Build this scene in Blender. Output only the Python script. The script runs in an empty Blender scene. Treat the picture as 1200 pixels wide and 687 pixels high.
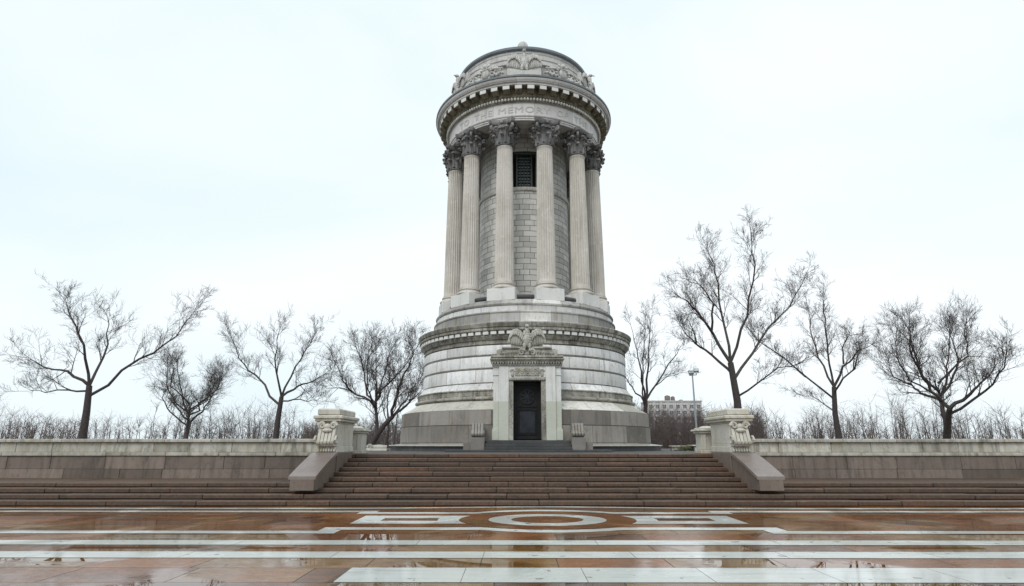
import bpy, math, random
from mathutils import Vector, Matrix

R = math.radians
C = bpy.context.scene.collection
scene = bpy.context.scene
PI = math.pi

# ------------------------------------------------------------------ camera
FPX, CX, CY = 684.0, 600.0, 343.5            # focal length and centre, in pixels of the 1200x687 photograph
PITCH = math.atan((521 - CY) / FPX)
YAW = math.atan(3.0 / (FPX / math.cos(PITCH)))  # axis direction vanishes a little right of centre
CAM = Vector((-0.62, -36.0, 0.33))
cd = bpy.data.cameras.new("camera")
cam = bpy.data.objects.new("camera", cd)
C.objects.link(cam)
cam.location = CAM
cam.rotation_euler = (PI / 2 + PITCH, 0, YAW)
cd.sensor_fit = 'HORIZONTAL'
cd.sensor_width = 36.0
cd.lens = 36.0 * FPX / 1200.0
cd.clip_start, cd.clip_end = 0.1, 3000
scene.camera = cam
_rot = cam.rotation_euler.to_matrix()


def spot(px, py, dist):
    """world point on the sight line of a photo pixel at a forward distance"""
    d = _rot @ Vector(((px - CX) / FPX, (CY - py) / FPX, -1.0))
    return CAM + d * (dist / d.y)


# ------------------------------------------------------------------ mesh helper
class MB:
    def __init__(self):
        self.v, self.f, self.uv, self.tone = [], [], [], []
        self.has_uv = self.has_tone = False

    def add(self, vs, fs, uvs=None, tone=0.5):
        o = len(self.v)
        self.v.extend([tuple(p) for p in vs])
        for k, f in enumerate(fs):
            self.f.append([i + o for i in f])
            self.uv.append(uvs[k] if uvs else None)
            self.tone.append(tone)
        if uvs:
            self.has_uv = True
        if tone != 0.5:
            self.has_tone = True

    def lathe(self, prof, seg=96, a0=0.0, a1=2 * PI, uR=None, vs=None, centre=(0, 0), tone=0.5):
        """prof = [(r, z)], outside seen from outside when z rises along the list"""
        full = abs(a1 - a0 - 2 * PI) < 1e-6
        n = seg if full else seg + 1
        V, F, U = [], [], []
        for i in range(n):
            a = a0 + (a1 - a0) * i / seg
            c, s = math.cos(a), math.sin(a)
            for r, z in prof:
                V.append((centre[0] + r * c, centre[1] + r * s, z))
        m = len(prof)
        R0 = uR or max(p[0] for p in prof)
        if vs is None:
            vs = [p[1] for p in prof]
        for i in range(seg):
            j = (i + 1) % n
            u0, u1 = (a0 + (a1 - a0) * i / seg) * R0, (a0 + (a1 - a0) * (i + 1) / seg) * R0
            for k in range(m - 1):
                F.append((i * m + k, j * m + k, j * m + k + 1, i * m + k + 1))
                U.append(((u0, vs[k]), (u1, vs[k]), (u1, vs[k + 1]), (u0, vs[k + 1])))
        self.add(V, F, U, tone)

    def box(self, x0, x1, y0, y1, z0, z1, M=None, b=0.0, tone=0.5):
        if b <= 0:
            V = [(x, y, z) for z in (z0, z1) for y in (y0, y1) for x in (x0, x1)]
            F = [(0, 2, 3, 1), (4, 5, 7, 6), (0, 1, 5, 4), (2, 6, 7, 3), (0, 4, 6, 2), (1, 3, 7, 5)]
        else:                                            # chamfered
            V, F = [], []
            for sx in (0, 1):
                for sy in (0, 1):
                    for sz in (0, 1):
                        x, y, z = (x0, x1)[sx], (y0, y1)[sy], (z0, z1)[sz]
                        ix, iy, iz = x + b * (1 - 2 * sx), y + b * (1 - 2 * sy), z + b * (1 - 2 * sz)
                        V += [(x, iy, iz), (ix, y, iz), (ix, iy, z)]

            def I(sx, sy, sz, k):
                return ((sx * 2 + sy) * 2 + sz) * 3 + k
            for s in (0, 1):
                q = [I(s, 0, 0, 0), I(s, 1, 0, 0), I(s, 1, 1, 0), I(s, 0, 1, 0)]
                F.append(q if s else q[::-1])
                q = [I(0, s, 0, 1), I(1, s, 0, 1), I(1, s, 1, 1), I(0, s, 1, 1)]
                F.append(q[::-1] if s else q)
                q = [I(0, 0, s, 2), I(1, 0, s, 2), I(1, 1, s, 2), I(0, 1, s, 2)]
                F.append(q if s else q[::-1])
            for a in (0, 1):
                for c in (0, 1):
                    F.append([I(a, c, 0, 0), I(a, c, 0, 1), I(a, c, 1, 1), I(a, c, 1, 0)])
                    F.append([I(a, 0, c, 0), I(a, 0, c, 2), I(a, 1, c, 2), I(a, 1, c, 0)])
                    F.append([I(0, a, c, 1), I(0, a, c, 2), I(1, a, c, 2), I(1, a, c, 1)])
                    for e in (0, 1):
                        F.append([I(a, c, e, 0), I(a, c, e, 1), I(a, c, e, 2)])
        if M is not None:
            V = [M @ Vector(p) for p in V]
        self.add(V, F, None, tone)

    def prism(self, poly, x0, x1, M=None, tone=0.5):
        """polygon of (y, z) extruded along x"""
        n = len(poly)
        V = [(x0, y, z) for y, z in poly] + [(x1, y, z) for y, z in poly]
        F = [list(range(n))[::-1], list(range(n, 2 * n))]
        for i in range(n):
            j = (i + 1) % n
            F.append((i, j, n + j, n + i))
        if M is not None:
            V = [M @ Vector(p) for p in V]
        self.add(V, F, None, tone)

    def sheet(self, poly, z, tone=0.5):
        self.add([(x, y, z) for x, y in poly], [list(range(len(poly)))], None, tone)

    def tube(self, pts, radii, sides=6, cap=True, tone=0.5):
        n = len(pts)
        V, F = [], []
        up = None
        for i in range(n):
            t = (pts[min(i + 1, n - 1)] - pts[max(i - 1, 0)])
            if t.length < 1e-9:
                t = Vector((0, 0, 1))
            t.normalize()
            if up is None:
                up = Vector((1, 0, 0)) if abs(t.x) < 0.8 else Vector((0, 1, 0))
            u = (up - t * up.dot(t))
            if u.length < 1e-6:
                u = t.orthogonal()
            u.normalize()
            up = u
            w = t.cross(u)
            for k in range(sides):
                a = 2 * PI * k / sides
                V.append(pts[i] + (u * math.cos(a) + w * math.sin(a)) * radii[i])
        for i in range(n - 1):
            for k in range(sides):
                l = (k + 1) % sides
                F.append((i * sides + k, i * sides + l, (i + 1) * sides + l, (i + 1) * sides + k))
        if cap:
            F.append(list(range(sides))[::-1])
            F.append([(n - 1) * sides + k for k in range(sides)])
        self.add(V, F, None, tone)

    def blob(self, c, ax, M=None, nu=10, nv=6, tone=0.5):
        """ellipsoid; ax = three axis vectors or three radii"""
        if not isinstance(ax[0], Vector):
            ax = (Vector((ax[0], 0, 0)), Vector((0, ax[1], 0)), Vector((0, 0, ax[2])))
        c = Vector(c)
        V = [c - ax[2]]
        for j in range(1, nv):
            b = -PI / 2 + PI * j / nv
            for i in range(nu):
                a = 2 * PI * i / nu
                V.append(c + ax[0] * (math.cos(a) * math.cos(b)) + ax[1] * (math.sin(a) * math.cos(b)) + ax[2] * math.sin(b))
        V.append(c + ax[2])
        F = []
        for i in range(nu):
            k = (i + 1) % nu
            F.append((0, 1 + k, 1 + i))
            for j in range(nv - 2):
                F.append((1 + j * nu + i, 1 + j * nu + k, 1 + (j + 1) * nu + k, 1 + (j + 1) * nu + i))
            F.append((1 + (nv - 2) * nu + i, 1 + (nv - 2) * nu + k, len(V) - 1))
        if M is not None:
            V = [M @ p for p in V]
        self.add(V, F, None, tone)

    def leaf(self, p, q, w, t, nrm=Vector((0, -1, 0)), M=None):
        """long blob from p to q, w wide and t thick"""
        p, q = Vector(p), Vector(q)
        d = (q - p)
        s = d.cross(nrm)
        if s.length < 1e-6:
            s = d.orthogonal()
        s.normalize()
        n = s.cross(d).normalized()
        self.blob((p + q) / 2, (s * w / 2, n * t / 2, d / 2), M, 8, 6)

    def spiral(self, c, u, v, r0, r1, turns, th, M=None, start=0.0, sides=6, n=26):
        pts, rad = [], []
        c, u, v = Vector(c), Vector(u), Vector(v)
        for i in range(n + 1):
            t = i / n
            r = r0 + (r1 - r0) * t
            a = start + turns * 2 * PI * t
            p = c + u * (math.cos(a) * r) + v * (math.sin(a) * r)
            pts.append(M @ p if M is not None else p)
            rad.append(th * (1 - 0.55 * t))
        self.tube(pts, rad, sides)

    def build(self, name, m, parent=None, loc=None, sharp=32, smooth=True):
        me = bpy.data.meshes.new(name)
        me.from_pydata(self.v, [], self.f)
        if self.has_uv:
            uvl = me.uv_layers.new(name="UVMap")
            flat = []
            for f, u in zip(self.f, self.uv):
                if u is None:
                    flat += [0.0, 0.0] * len(f)
                else:
                    for a in u:
                        flat += [a[0], a[1]]
            uvl.data.foreach_set("uv", flat)
        if self.has_tone:
            at = me.attributes.new("tone", 'FLOAT', 'FACE')
            at.data.foreach_set("value", self.tone)
        me.materials.append(m)
        me.validate()
        if smooth:
            me.polygons.foreach_set("use_smooth", [True] * len(me.polygons))
            me.set_sharp_from_angle(angle=R(sharp))
        me.update()
        o = bpy.data.objects.new(name, me)
        C.objects.link(o)
        if parent:
            o.parent = parent
        if loc:
            o.location = loc
        return o


def tag(o, label, cat, group=None):
    o["label"], o["category"] = label, cat
    if group:
        o["group"] = group
    return o


def thing(name, label, cat, loc=(0, 0, 0), group=None):
    o = bpy.data.objects.new(name, None)
    o.empty_display_size = 0.2
    C.objects.link(o)
    o.location = loc
    return tag(o, label, cat, group)


def struct(o):
    o["kind"] = "structure"
    return o


def copy_tree(o, parent=None):
    c = o.copy()
    C.objects.link(c)
    if parent:
        c.parent = parent
    for ch in [x for x in bpy.data.objects if x.parent == o]:
        copy_tree(ch, c)
    return c


# ------------------------------------------------------------------ materials
class NT:
    def __init__(self, name):
        self.m = bpy.data.materials.new(name)
        self.m.use_nodes = True
        self.t = self.m.node_tree
        self.t.nodes.clear()
        self.out = self.n('ShaderNodeOutputMaterial')
        self.b = self.n('ShaderNodeBsdfPrincipled')
        self.l(self.b.outputs[0], self.out.inputs[0])

    def n(self, typ, **kw):
        nd = self.t.nodes.new(typ)
        for k, v in kw.items():
            setattr(nd, k, v)
        return nd

    def l(self, a, b):
        self.t.links.new(a, b)

    def put(self, sock, v):
        if hasattr(v, 'node'):
            self.l(v, sock)
        else:
            sock.default_value = v

    def coord(self, scale=(1, 1, 1), jitter=True):
        tc = self.n('ShaderNodeTexCoord')
        mp = self.n('ShaderNodeMapping')
        self.l(tc.outputs['Object'], mp.inputs['Vector'])
        mp.inputs['Scale'].default_value = scale
        if jitter:
            oi = self.n('ShaderNodeObjectInfo')
            mu = self.n('ShaderNodeMath', operation='MULTIPLY')
            self.l(oi.outputs['Random'], mu.inputs[0])
            mu.inputs[1].default_value = 60.0
            cb = self.n('ShaderNodeCombineXYZ')
            for k in range(3):
                self.l(mu.outputs[0], cb.inputs[k])
            self.l(cb.outputs[0], mp.inputs['Location'])
        return mp.outputs[0]

    def noise(self, vec, scale, detail=6, rough=0.6, dist=0.0):
        nd = self.n('ShaderNodeTexNoise')
        self.l(vec, nd.inputs['Vector'])
        nd.inputs['Scale'].default_value = scale
        nd.inputs['Detail'].default_value = detail
        nd.inputs['Roughness'].default_value = rough
        nd.inputs['Distortion'].default_value = dist
        return nd.outputs['Fac']

    def ramp(self, fac, a, b, lo=0.0, hi=1.0):
        mr = self.n('ShaderNodeMapRange')
        mr.clamp = True
        self.l(fac, mr.inputs['Value'])
        mr.inputs['From Min'].default_value = a
        mr.inputs['From Max'].default_value = b
        mr.inputs['To Min'].default_value = lo
        mr.inputs['To Max'].default_value = hi
        return mr.outputs[0]

    def cramp(self, fac, stops):
        cr = self.n('ShaderNodeValToRGB')
        el = cr.color_ramp.elements
        while len(el) < len(stops):
            el.new(0.5)
        for e, (p, c) in zip(el, stops):
            e.position = p
            e.color = (*c, 1)
        self.l(fac, cr.inputs[0])
        return cr.outputs[0]

    def math(self, op, a, b=0.0):
        nd = self.n('ShaderNodeMath', operation=op)
        self.put(nd.inputs[0], a)
        self.put(nd.inputs[1], b)
        return nd.outputs[0]

    def mix(self, fac, a, b, mode='MIX'):
        nd = self.n('ShaderNodeMix', data_type='RGBA', blend_type=mode)
        self.put(nd.inputs[0], fac)
        for s, v in ((nd.inputs[6], a), (nd.inputs[7], b)):
            if hasattr(v, 'node'):
                self.l(v, s)
            else:
                s.default_value = (*v, 1)
        return nd.outputs[2]

    def bump(self, h, strength=0.3, dist=0.02, prev=None):
        bp = self.n('ShaderNodeBump')
        bp.inputs['Strength'].default_value = strength
        bp.inputs['Distance'].default_value = dist
        self.l(h, bp.inputs['Height'])
        if prev:
            self.l(prev, bp.inputs['Normal'])
        return bp.outputs[0]

    def done(self, col, rough=0.7, normal=None, spec=0.3, metal=0.0):
        self.put(self.b.inputs['Base Color'], col if hasattr(col, 'node') else (*col, 1))
        self.put(self.b.inputs['Roughness'], rough)
        self.b.inputs['Specular IOR Level'].default_value = spec
        self.b.inputs['Metallic'].default_value = metal
        if normal:
            self.l(normal, self.b.inputs['Normal'])
        return self.m


def stone(name, c1, c2, stain=(0.10, 0.09, 0.075), amount=0.45, low=0.52, brick=None, mortar=(0.12, 0.11, 0.10),
          vary=0.25, rough=0.72, warm=None, green=None, msize=0.012, bumpy=0.35, spots=0.25, tone=False, gate_min=.12):
    g = NT(name)
    p = g.coord()
    broad = g.noise(p, 0.55, 5, 0.6)
    fine = g.noise(p, 9.0, 8, 0.7)
    mott = g.noise(p, 2.6, 6, 0.65, 0.4)
    col = g.mix(g.ramp(broad, 0.35, 0.66), c1, c2)
    col = g.mix(g.ramp(fine, 0.35, 0.7, 0.0, 0.22), col, tuple(x * 0.55 for x in c1))
    h = fine
    nrm = None
    if brick:
        uv = g.n('ShaderNodeUVMap')
        bt = g.n('ShaderNodeTexBrick')
        g.l(uv.outputs[0], bt.inputs['Vector'])
        bt.inputs['Scale'].default_value = 1.0
        bt.inputs['Brick Width'].default_value = brick[0]
        bt.inputs['Row Height'].default_value = brick[1]
        bt.inputs['Mortar Size'].default_value = msize
        bt.inputs['Mortar Smooth'].default_value = 0.2
        bt.inputs['Color1'].default_value = (0.0, 0.0, 0.0, 1)
        bt.inputs['Color2'].default_value = (1, 1, 1, 1)
        bt.inputs['Mortar'].default_value = (0.5, 0.5, 0.5, 1)
        if len(brick) > 2:
            bt.squash, bt.squash_frequency = brick[2], 3
        lo = tuple(x * (1 - vary) for x in c1)
        hi = tuple(min(0.8, x * (1 + vary * 0.6)) for x in c2)
        tint = g.mix(bt.outputs['Color'], lo, hi)
        col = g.mix(0.72, col, tint)
        nrm = g.bump(g.math('SUBTRACT', 1.0, bt.outputs['Fac']), 0.6, 0.02)
    if tone:
        at = g.n('ShaderNodeAttribute', attribute_name="tone")
        col = g.mix(0.6, col, g.mix(at.outputs['Fac'], tuple(x * (1 - vary) for x in c1), tuple(min(.8, x * (1 + vary)) for x in c2)))
    if warm:
        col = g.mix(g.ramp(mott, 0.53, 0.68, 0, 0.6), col, warm)
    if green:
        gr = g.noise(p, 1.7, 6, 0.7, 0.6)
        col = g.mix(g.ramp(gr, 0.56, 0.72, 0, 0.6), col, green)
    ps = g.coord((3.2, 3.2, 0.32))
    streak = g.noise(ps, 1.3, 7, 0.68, 0.3)
    gate = g.ramp(g.noise(g.coord((1, 1, .8)), 0.8, 4, .6), .42, .62, gate_min, 1)
    col = g.mix(g.math('MULTIPLY', gate, g.ramp(streak, low - .05, low + 0.11, 0, amount)), col, stain)
    crust = g.noise(g.coord((1.5, 1.5, .55)), .9, 9, .74, .8)
    col = g.mix(g.ramp(crust, .57, .66, 0, min(.6, amount * .8)), col, tuple(.5 * (a + b * .5) for a, b in zip(stain, c1)))
    if spots:
        sp = g.noise(p, 5.5, 9, 0.75, 0.2)
        col = g.mix(g.ramp(sp, 0.54, 0.66, 0, spots), col, stain)
    if brick:
        col = g.mix(bt.outputs['Fac'], col, mortar)
    nrm = g.bump(h, bumpy, 0.015, nrm)
    return g.done(col, g.ramp(mott, 0.3, 0.7, rough - 0.12, min(1, rough + 0.12)), nrm, 0.3)


M = {}
M['course'] = stone('marble_courses', (.62, .62, .605), (.78, .78, .77), amount=0.58, low=0.53, stain=(.20, .19, .16), brick=(2.1, 1.0), vary=0.24, mortar=(.20, .17, .125), msize=0.013, spots=.35, warm=(.50, .455, .36), gate_min=.25)
M['slope'] = stone('marble_slope', (.44, .425, .375), (.64, .63, .59), amount=.6, low=.52, stain=(.20, .18, .14), brick=(2.3, 1.0), vary=.3, mortar=(.2, .18, .14), warm=(.46, .39, .25), green=(.34, .35, .24), spots=.4)
M['marble'] = stone('marble_plain', (.56, .55, .52), (.66, .65, .62), amount=0.45, low=0.50, warm=(.50, .44, .34))
M['dirty'] = stone('marble_weathered', (.33, .315, .275), (.52, .505, .455), amount=0.8, low=0.46, warm=(.30, .25, .17), spots=.55, gate_min=.35)
M['cornice'] = stone('marble_cornice', (.25, .238, .205), (.47, .455, .405), amount=0.85, low=0.49, stain=(.045, .041, .033), brick=(1.35, 60.0), mortar=(.15, .14, .12), vary=.3, spots=.6, warm=(.32, .27, .18), gate_min=.55)
M['plinth'] = stone('marble_plinth', (.24, .232, .228), (.55, .54, .52), amount=0.65, low=0.50, stain=(.10,.095,.085), brick=(1.7, 60.0), vary=.75, mortar=(.17, .16, .14), warm=(.40, .35, .24), spots=.3)
M['white_block'] = stone('marble_white_block', (.66, .66, .64), (.73, .73, .71), amount=0.22, low=0.56, spots=.12)
M['cella'] = stone('marble_ashlar', (.60, .59, .56), (.69, .68, .65), amount=0.30, low=0.55, brick=(0.86, 0.345, 0.7), mortar=(.13, .12, .10), vary=.26, msize=0.016, spots=.2)
M['shaft'] = stone('marble_shaft', (.52, .49, .44), (.63, .60, .555), amount=0.36, low=0.53, stain=(.24, .205, .16), spots=.2, warm=(.70, .68, .63), bumpy=.25)
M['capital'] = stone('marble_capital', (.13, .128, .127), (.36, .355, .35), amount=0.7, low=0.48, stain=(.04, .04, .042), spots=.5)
M['entab'] = stone('marble_entablature', (.54, .53, .52), (.64, .63, .62), amount=0.30, low=0.54, brick=(2.6, 60.0), mortar=(.28, .27, .25), vary=.14, spots=.2)
M['letters'] = stone('marble_letters', (.47, .46, .44), (.52, .51, .49), amount=0.2, spots=.1)
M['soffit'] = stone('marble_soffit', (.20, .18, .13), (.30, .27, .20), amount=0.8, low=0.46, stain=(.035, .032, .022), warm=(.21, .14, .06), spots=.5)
M['attic'] = stone('marble_attic', (.46, .45, .44), (.58, .57, .555), amount=0.4, low=0.5, spots=.3)
M['carved'] = stone('marble_carved', (.50, .49, .47), (.62, .61, .585), amount=0.45, low=0.5, spots=.35, stain=(.13, .125, .11))
M['eagle'] = stone('marble_eagle_mossy', (.42, .41, .36), (.54, .53, .48), amount=0.6, low=0.48, spots=.4, green=(.22, .24, .13))
M['granite'] = stone('granite_blocks', (.175, .158, .142), (.27, .25, .226), amount=0.5, low=0.50, stain=(.09, .08, .07), brick=(2.35, 0.74), mortar=(.10, .095, .085), vary=.42, msize=.012, warm=(.27, .215, .15), bumpy=.25)
M['granite_plain'] = stone('granite_plain', (.18, .165, .15), (.27, .25, .23), amount=0.5, low=0.50, stain=(.12, .11, .10))
M['wet_rim'] = stone('wet_granite_rim', (.36, .34, .31), (.44, .42, .39), amount=0.4, rough=.3, stain=(.16, .13, .10))
M['dark_step'] = stone('dark_wet_granite', (.05, .051, .053), (.09, .09, .09), amount=0.5, low=.5, stain=(.035, .037, .034), rough=.42, green=(.09, .105, .07))
M['roof'] = stone('lead_roof', (.13, .15, .17), (.20, .22, .24), amount=0.4, rough=.45, stain=(.08, .08, .08))
M['roll_dark'] = stone('dark_roll_mat', (.035, .036, .042), (.07, .07, .08), amount=.4, rough=.4, stain=(.16, .16, .17))
M['limestone'] = stone('pale_limestone', (.50, .475, .41), (.62, .60, .54), amount=0.5, low=.5, stain=(.20, .18, .14), warm=(.40, .34, .19), spots=.35)
M['parapet'] = stone('weathered_parapet', (.36, .34, .29), (.50, .48, .43), amount=0.75, low=.5, stain=(.13, .12, .09), warm=(.32, .28, .18), spots=.5, tone=True, vary=.3, green=(.20, .21, .12), gate_min=.4)
M['wallstone'] = stone('brown_granite_wall', (.14, .11, .092), (.21, .17, .145), amount=.7, low=.5, stain=(.06, .05, .042), spots=.45, tone=True, vary=.4, gate_min=.4)
M['cheek'] = stone('brown_granite_cheek', (.15, .115, .095), (.20, .16, .135), amount=.4, stain=(.07, .055, .045), rough=.5)
M['console'] = stone('brown_scroll_stone', (.20, .182, .162), (.30, .278, .252), amount=.6, spots=.5, stain=(.13, .11, .09))
M['coping'] = stone('grey_pink_coping', (.18, .145, .13), (.26, .22, .20), amount=.35, rough=.35, stain=(.18, .15, .14))


def painted_stone():
    """portal jambs: pale green-grey paint on the lower part, bare marble above"""
    g = NT('portal_marble')
    p = g.coord()
    broad, fine = g.noise(p, 0.9, 6, 0.6), g.noise(p, 9, 8, .7)
    col = g.mix(g.ramp(broad, .35, .65), (.60, .60, .58), (.70, .70, .68))
    ps = g.coord((3.2, 3.2, .32))
    col = g.mix(g.ramp(g.noise(ps, 1.4, 7, .68), .5, .72, 0, .45), col, (.16, .155, .13))
    tc = g.n('ShaderNodeTexCoord')
    sx = g.n('ShaderNodeSeparateXYZ')
    g.l(tc.outputs['Object'], sx.inputs[0])
    z = g.math('ADD', sx.outputs[2], g.math('MULTIPLY', g.math('SUBTRACT', fine, .5), .02))
    paint = g.mix(g.ramp(broad, .3, .7), (.44, .46, .385), (.50, .52, .445))
    col = g.mix(g.ramp(z, 2.33, 2.36, .92, 0), col, paint)
    col = g.mix(g.ramp(fine, .4, .7, 0, .16), col, (.25, .25, .22))
    return g.done(col, .6, g.bump(fine, .25, .012), .3)


M['portal'] = painted_stone()


def simple(name, c1, c2, scale=6, rough=.5, metal=0.0, spec=.4, bump=.2):
    g = NT(name)
    p = g.coord()
    n = g.noise(p, scale, 6, .65)
    return g.done(g.mix(g.ramp(n, .35, .65), c1, c2), g.ramp(n, .3, .7, rough - .08, rough + .12), g.bump(n, bump, .01), spec, metal)


M['bronze'] = simple('dark_bronze', (.007, .007, .008), (.018, .018, .019), 3, .6, spec=.2)
M['bronze_panel'] = simple('bronze_panel', (.012, .014, .019), (.034, .039, .05), 1.6, .5, spec=.25)
M['black'] = simple('dark_void', (.006, .006, .006), (.012, .012, .012), 3, .8)
M['grille'] = simple('window_bronze', (.05, .068, .064), (.085, .105, .098), 4, .4)
M['pane'] = simple('window_pane', (.10, .13, .14), (.18, .22, .23), 8, .15)
M['bark'] = simple('wet_bark', (.036, .029, .028), (.07, .058, .054), 7, .8, bump=.5)
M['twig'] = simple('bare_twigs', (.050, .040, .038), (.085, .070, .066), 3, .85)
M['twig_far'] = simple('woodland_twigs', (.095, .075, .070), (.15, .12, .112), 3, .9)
M['metal'] = simple('galvanised_steel', (.30, .33, .36), (.42, .45, .48), 9, .4, .6)
M['glass'] = simple('lamp_glass', (.45, .48, .5), (.55, .58, .6), 5, .1)
M['facade'] = simple('pale_brick_facade', (.50, .48, .47), (.58, .56, .55), 0.4, .8)
M['winglass'] = simple('building_glass', (.12, .14, .17), (.22, .25, .29), .5, .12)
M['tank'] = simple('weathered_tank', (.16, .13, .12), (.22, .18, .16), 1.2, .8)
M['bush'] = simple('evergreen_leaves', (.06, .075, .03), (.15, .16, .07), 5, .7)


def wet_paving(name, ramp_stops, marble=False):
    """wet stone slabs: a water film with smoother puddled areas and duller drying ones"""
    g = NT(name)
    p = g.coord((1, 1, 1), jitter=False)
    at = g.n('ShaderNodeAttribute', attribute_name="tone")
    long_ = g.coord((0.7, 3.2, 1), jitter=False)
    grain = g.ramp(g.noise(long_, 1.6, 8, .70, .9), .3, .7)
    fine = g.noise(p, 14, 8, .7)
    cloud = g.noise(p, .7, 5, .6)
    f = g.math('ADD', g.math('MULTIPLY', at.outputs['Fac'], .62), g.math('MULTIPLY', grain, .38))
    col = g.cramp(f, ramp_stops)
    if marble:
        vein = g.noise(g.coord((.35, 4.5, 1), jitter=False), 1.5, 9, .7, 1.2)
        col = g.mix(g.ramp(vein, .52, .64, 0, .5), col, (.30, .32, .30))
        col = g.mix(g.ramp(cloud, .55, .75, 0, .25), col, (.44, .42, .36))
        chips = g.noise(p, 4.5, 3, .5)
        col = g.mix(g.ramp(chips, .67, .70, 0, .75), col, (.10, .09, .08))
    else:
        col = g.mix(g.ramp(fine, .42, .66, 0, .5), col, (.07, .032, .018))
        col = g.mix(g.ramp(cloud, .52, .68, 0, .4), col, (.13, .095, .08))
    pud = g.noise(p, .5, 5, .6, .6)
    dry = g.ramp(pud, .47, .60)                          # 0 in standing water, 1 where only damp
    if marble:
        rough = g.math('ADD', g.ramp(dry, 0, 1, .09, .30), g.math('MULTIPLY', dry, g.ramp(fine, .3, .7, 0, .10)))
        nb = g.bump(g.math('MULTIPLY', fine, dry), .06, .004)
        col = g.mix(g.math('MULTIPLY', dry, g.ramp(grain, .55, .9, 0, .35)), col, (.38, .39, .36))
    else:
        rough = g.math('ADD', g.ramp(dry, 0, 1, .012, .13), g.math('MULTIPLY', dry, g.ramp(fine, .3, .7, 0, .16)))
        nb = g.bump(g.math('MULTIPLY', g.math('ADD', fine, grain), dry), .16, .008)
        grit = g.noise(p, 38, 4, .6)
        col = g.mix(g.ramp(grit, .60, .72, 0, .55), col, (.05, .028, .02))
        col = g.mix(g.math('MULTIPLY', g.math('SUBTRACT', 1.0, dry), .35), col, (.055, .030, .020))
    m = g.done(col, rough, nb, .42)
    return m


M['slate'] = wet_paving('wet_brown_slate', [(0.12, (.075, .032, .018)), (.34, (.18, .058, .013)), (.50, (.30, .100, .015)), (.58, (.19, .082, .016)),
                                            (.70, (.28, .155, .036)), (.80, (.15, .095, .07)), (.95, (.19, .15, .13))])
M['band'] = wet_paving('wet_white_marble', [(0.0, (.46, .50, .47)), (.5, (.55, .58, .555)), (1.0, (.63, .655, .63))], True)


def step_stone():
    g = NT('brown_granite_steps')
    p = g.coord(jitter=False)
    at = g.n('ShaderNodeAttribute', attribute_name="tone")
    fine = g.noise(p, 11, 8, .72)
    cloud = g.noise(p, .8, 6, .62, .3)
    f = g.math('ADD', g.math('MULTIPLY', at.outputs['Fac'], .5), g.math('MULTIPLY', cloud, .5))
    col = g.cramp(f, [(.2, (.052, .037, .028)), (.42, (.096, .065, .047)), (.6, (.122, .078, .053)), (.78, (.155, .083, .052)), (.98, (.30, .225, .17))])  # palest stop serves the glint painted on the nosings
    col = g.mix(g.ramp(fine, .38, .66, 0, .7), col, (.040, .031, .026))
    red = g.noise(p, 2.3, 6, .65, .4)
    col = g.mix(g.ramp(red, .55, .68, 0, .35), col, (.15, .070, .045))
    speck = g.noise(p, 26, 4, .6)
    col = g.mix(g.ramp(speck, .62, .72, 0, .5), col, (.21, .165, .135))
    str_ = g.noise(g.coord((2.2, 2.2, .6), jitter=False), 1.6, 8, .72)
    col = g.mix(g.ramp(str_, .52, .72, 0, .6), col, (.045, .037, .032))
    return g.done(col, g.ramp(cloud, .35, .65, .42, .68), g.bump(fine, .35, .012), .28)


M['steps'] = step_stone()


def ground_mat():
    g = NT('winter_ground')
    p = g.coord(jitter=False)
    a, b = g.noise(p, .25, 6, .6), g.noise(p, 5, 8, .7)
    col = g.mix(g.ramp(a, .38, .62), (.075, .075, .04), (.10, .08, .055))
    col = g.mix(g.ramp(b, .35, .7, 0, .5), col, (.05, .04, .03))
    return g.done(col, .85, g.bump(b, .5, .03), .2)


M['ground'] = ground_mat()
M['terrace'] = simple('terrace_paving', (.06, .057, .055), (.10, .095, .09), 1.2, .7)

# ------------------------------------------------------------------ light
w = bpy.data.worlds.new("World")
scene.world = w
w.use_nodes = True
nt = w.node_tree
nt.nodes.clear()
wo = nt.nodes.new('ShaderNodeOutputWorld')
bg = nt.nodes.new('ShaderNodeBackground')
sky = nt.nodes.new('ShaderNodeTexSky')
sky.sky_type = 'NISHITA'
sky.sun_disc = False
SUN_EL, SUN_AZ = 46.0, -22.0
sky.sun_elevation = R(SUN_EL)
sky.sun_rotation = R(180 - SUN_AZ)
sky.air_density, sky.dust_density = 1.0, 3.0
tc = nt.nodes.new('ShaderNodeTexCoord')
mp = nt.nodes.new('ShaderNodeMapping')
mp.inputs['Scale'].default_value = (1.0, 1.0, 2.2)
nz = nt.nodes.new('ShaderNodeTexNoise')
nz.inputs['Scale'].default_value = 1.1
nz.inputs['Detail'].default_value = 5
nz.inputs['Roughness'].default_value = .5
nz.inputs['Distortion'].default_value = .4
cr = nt.nodes.new('ShaderNodeValToRGB')            # the overcast: thin blue-white cloud to denser white cloud
cr.color_ramp.elements[0].position = .32
cr.color_ramp.elements[0].color = (8.0, 9.35, 9.95, 1)
cr.color_ramp.elements[1].position = .66
cr.color_ramp.elements[1].color = (10.0, 10.55, 10.8, 1)
mx = nt.nodes.new('ShaderNodeMix')
mx.data_type = 'RGBA'
mx.inputs[0].default_value = .93
L = nt.links.new
L(tc.outputs['Generated'], mp.inputs['Vector'])
L(mp.outputs[0], nz.inputs['Vector'])
L(nz.outputs['Fac'], cr.inputs[0])
L(sky.outputs[0], mx.inputs[6])
L(cr.outputs[0], mx.inputs[7])
L(mx.outputs[2], bg.inputs[0])
bg.inputs[1].default_value = .0965
L(bg.outputs[0], wo.inputs[0])

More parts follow.
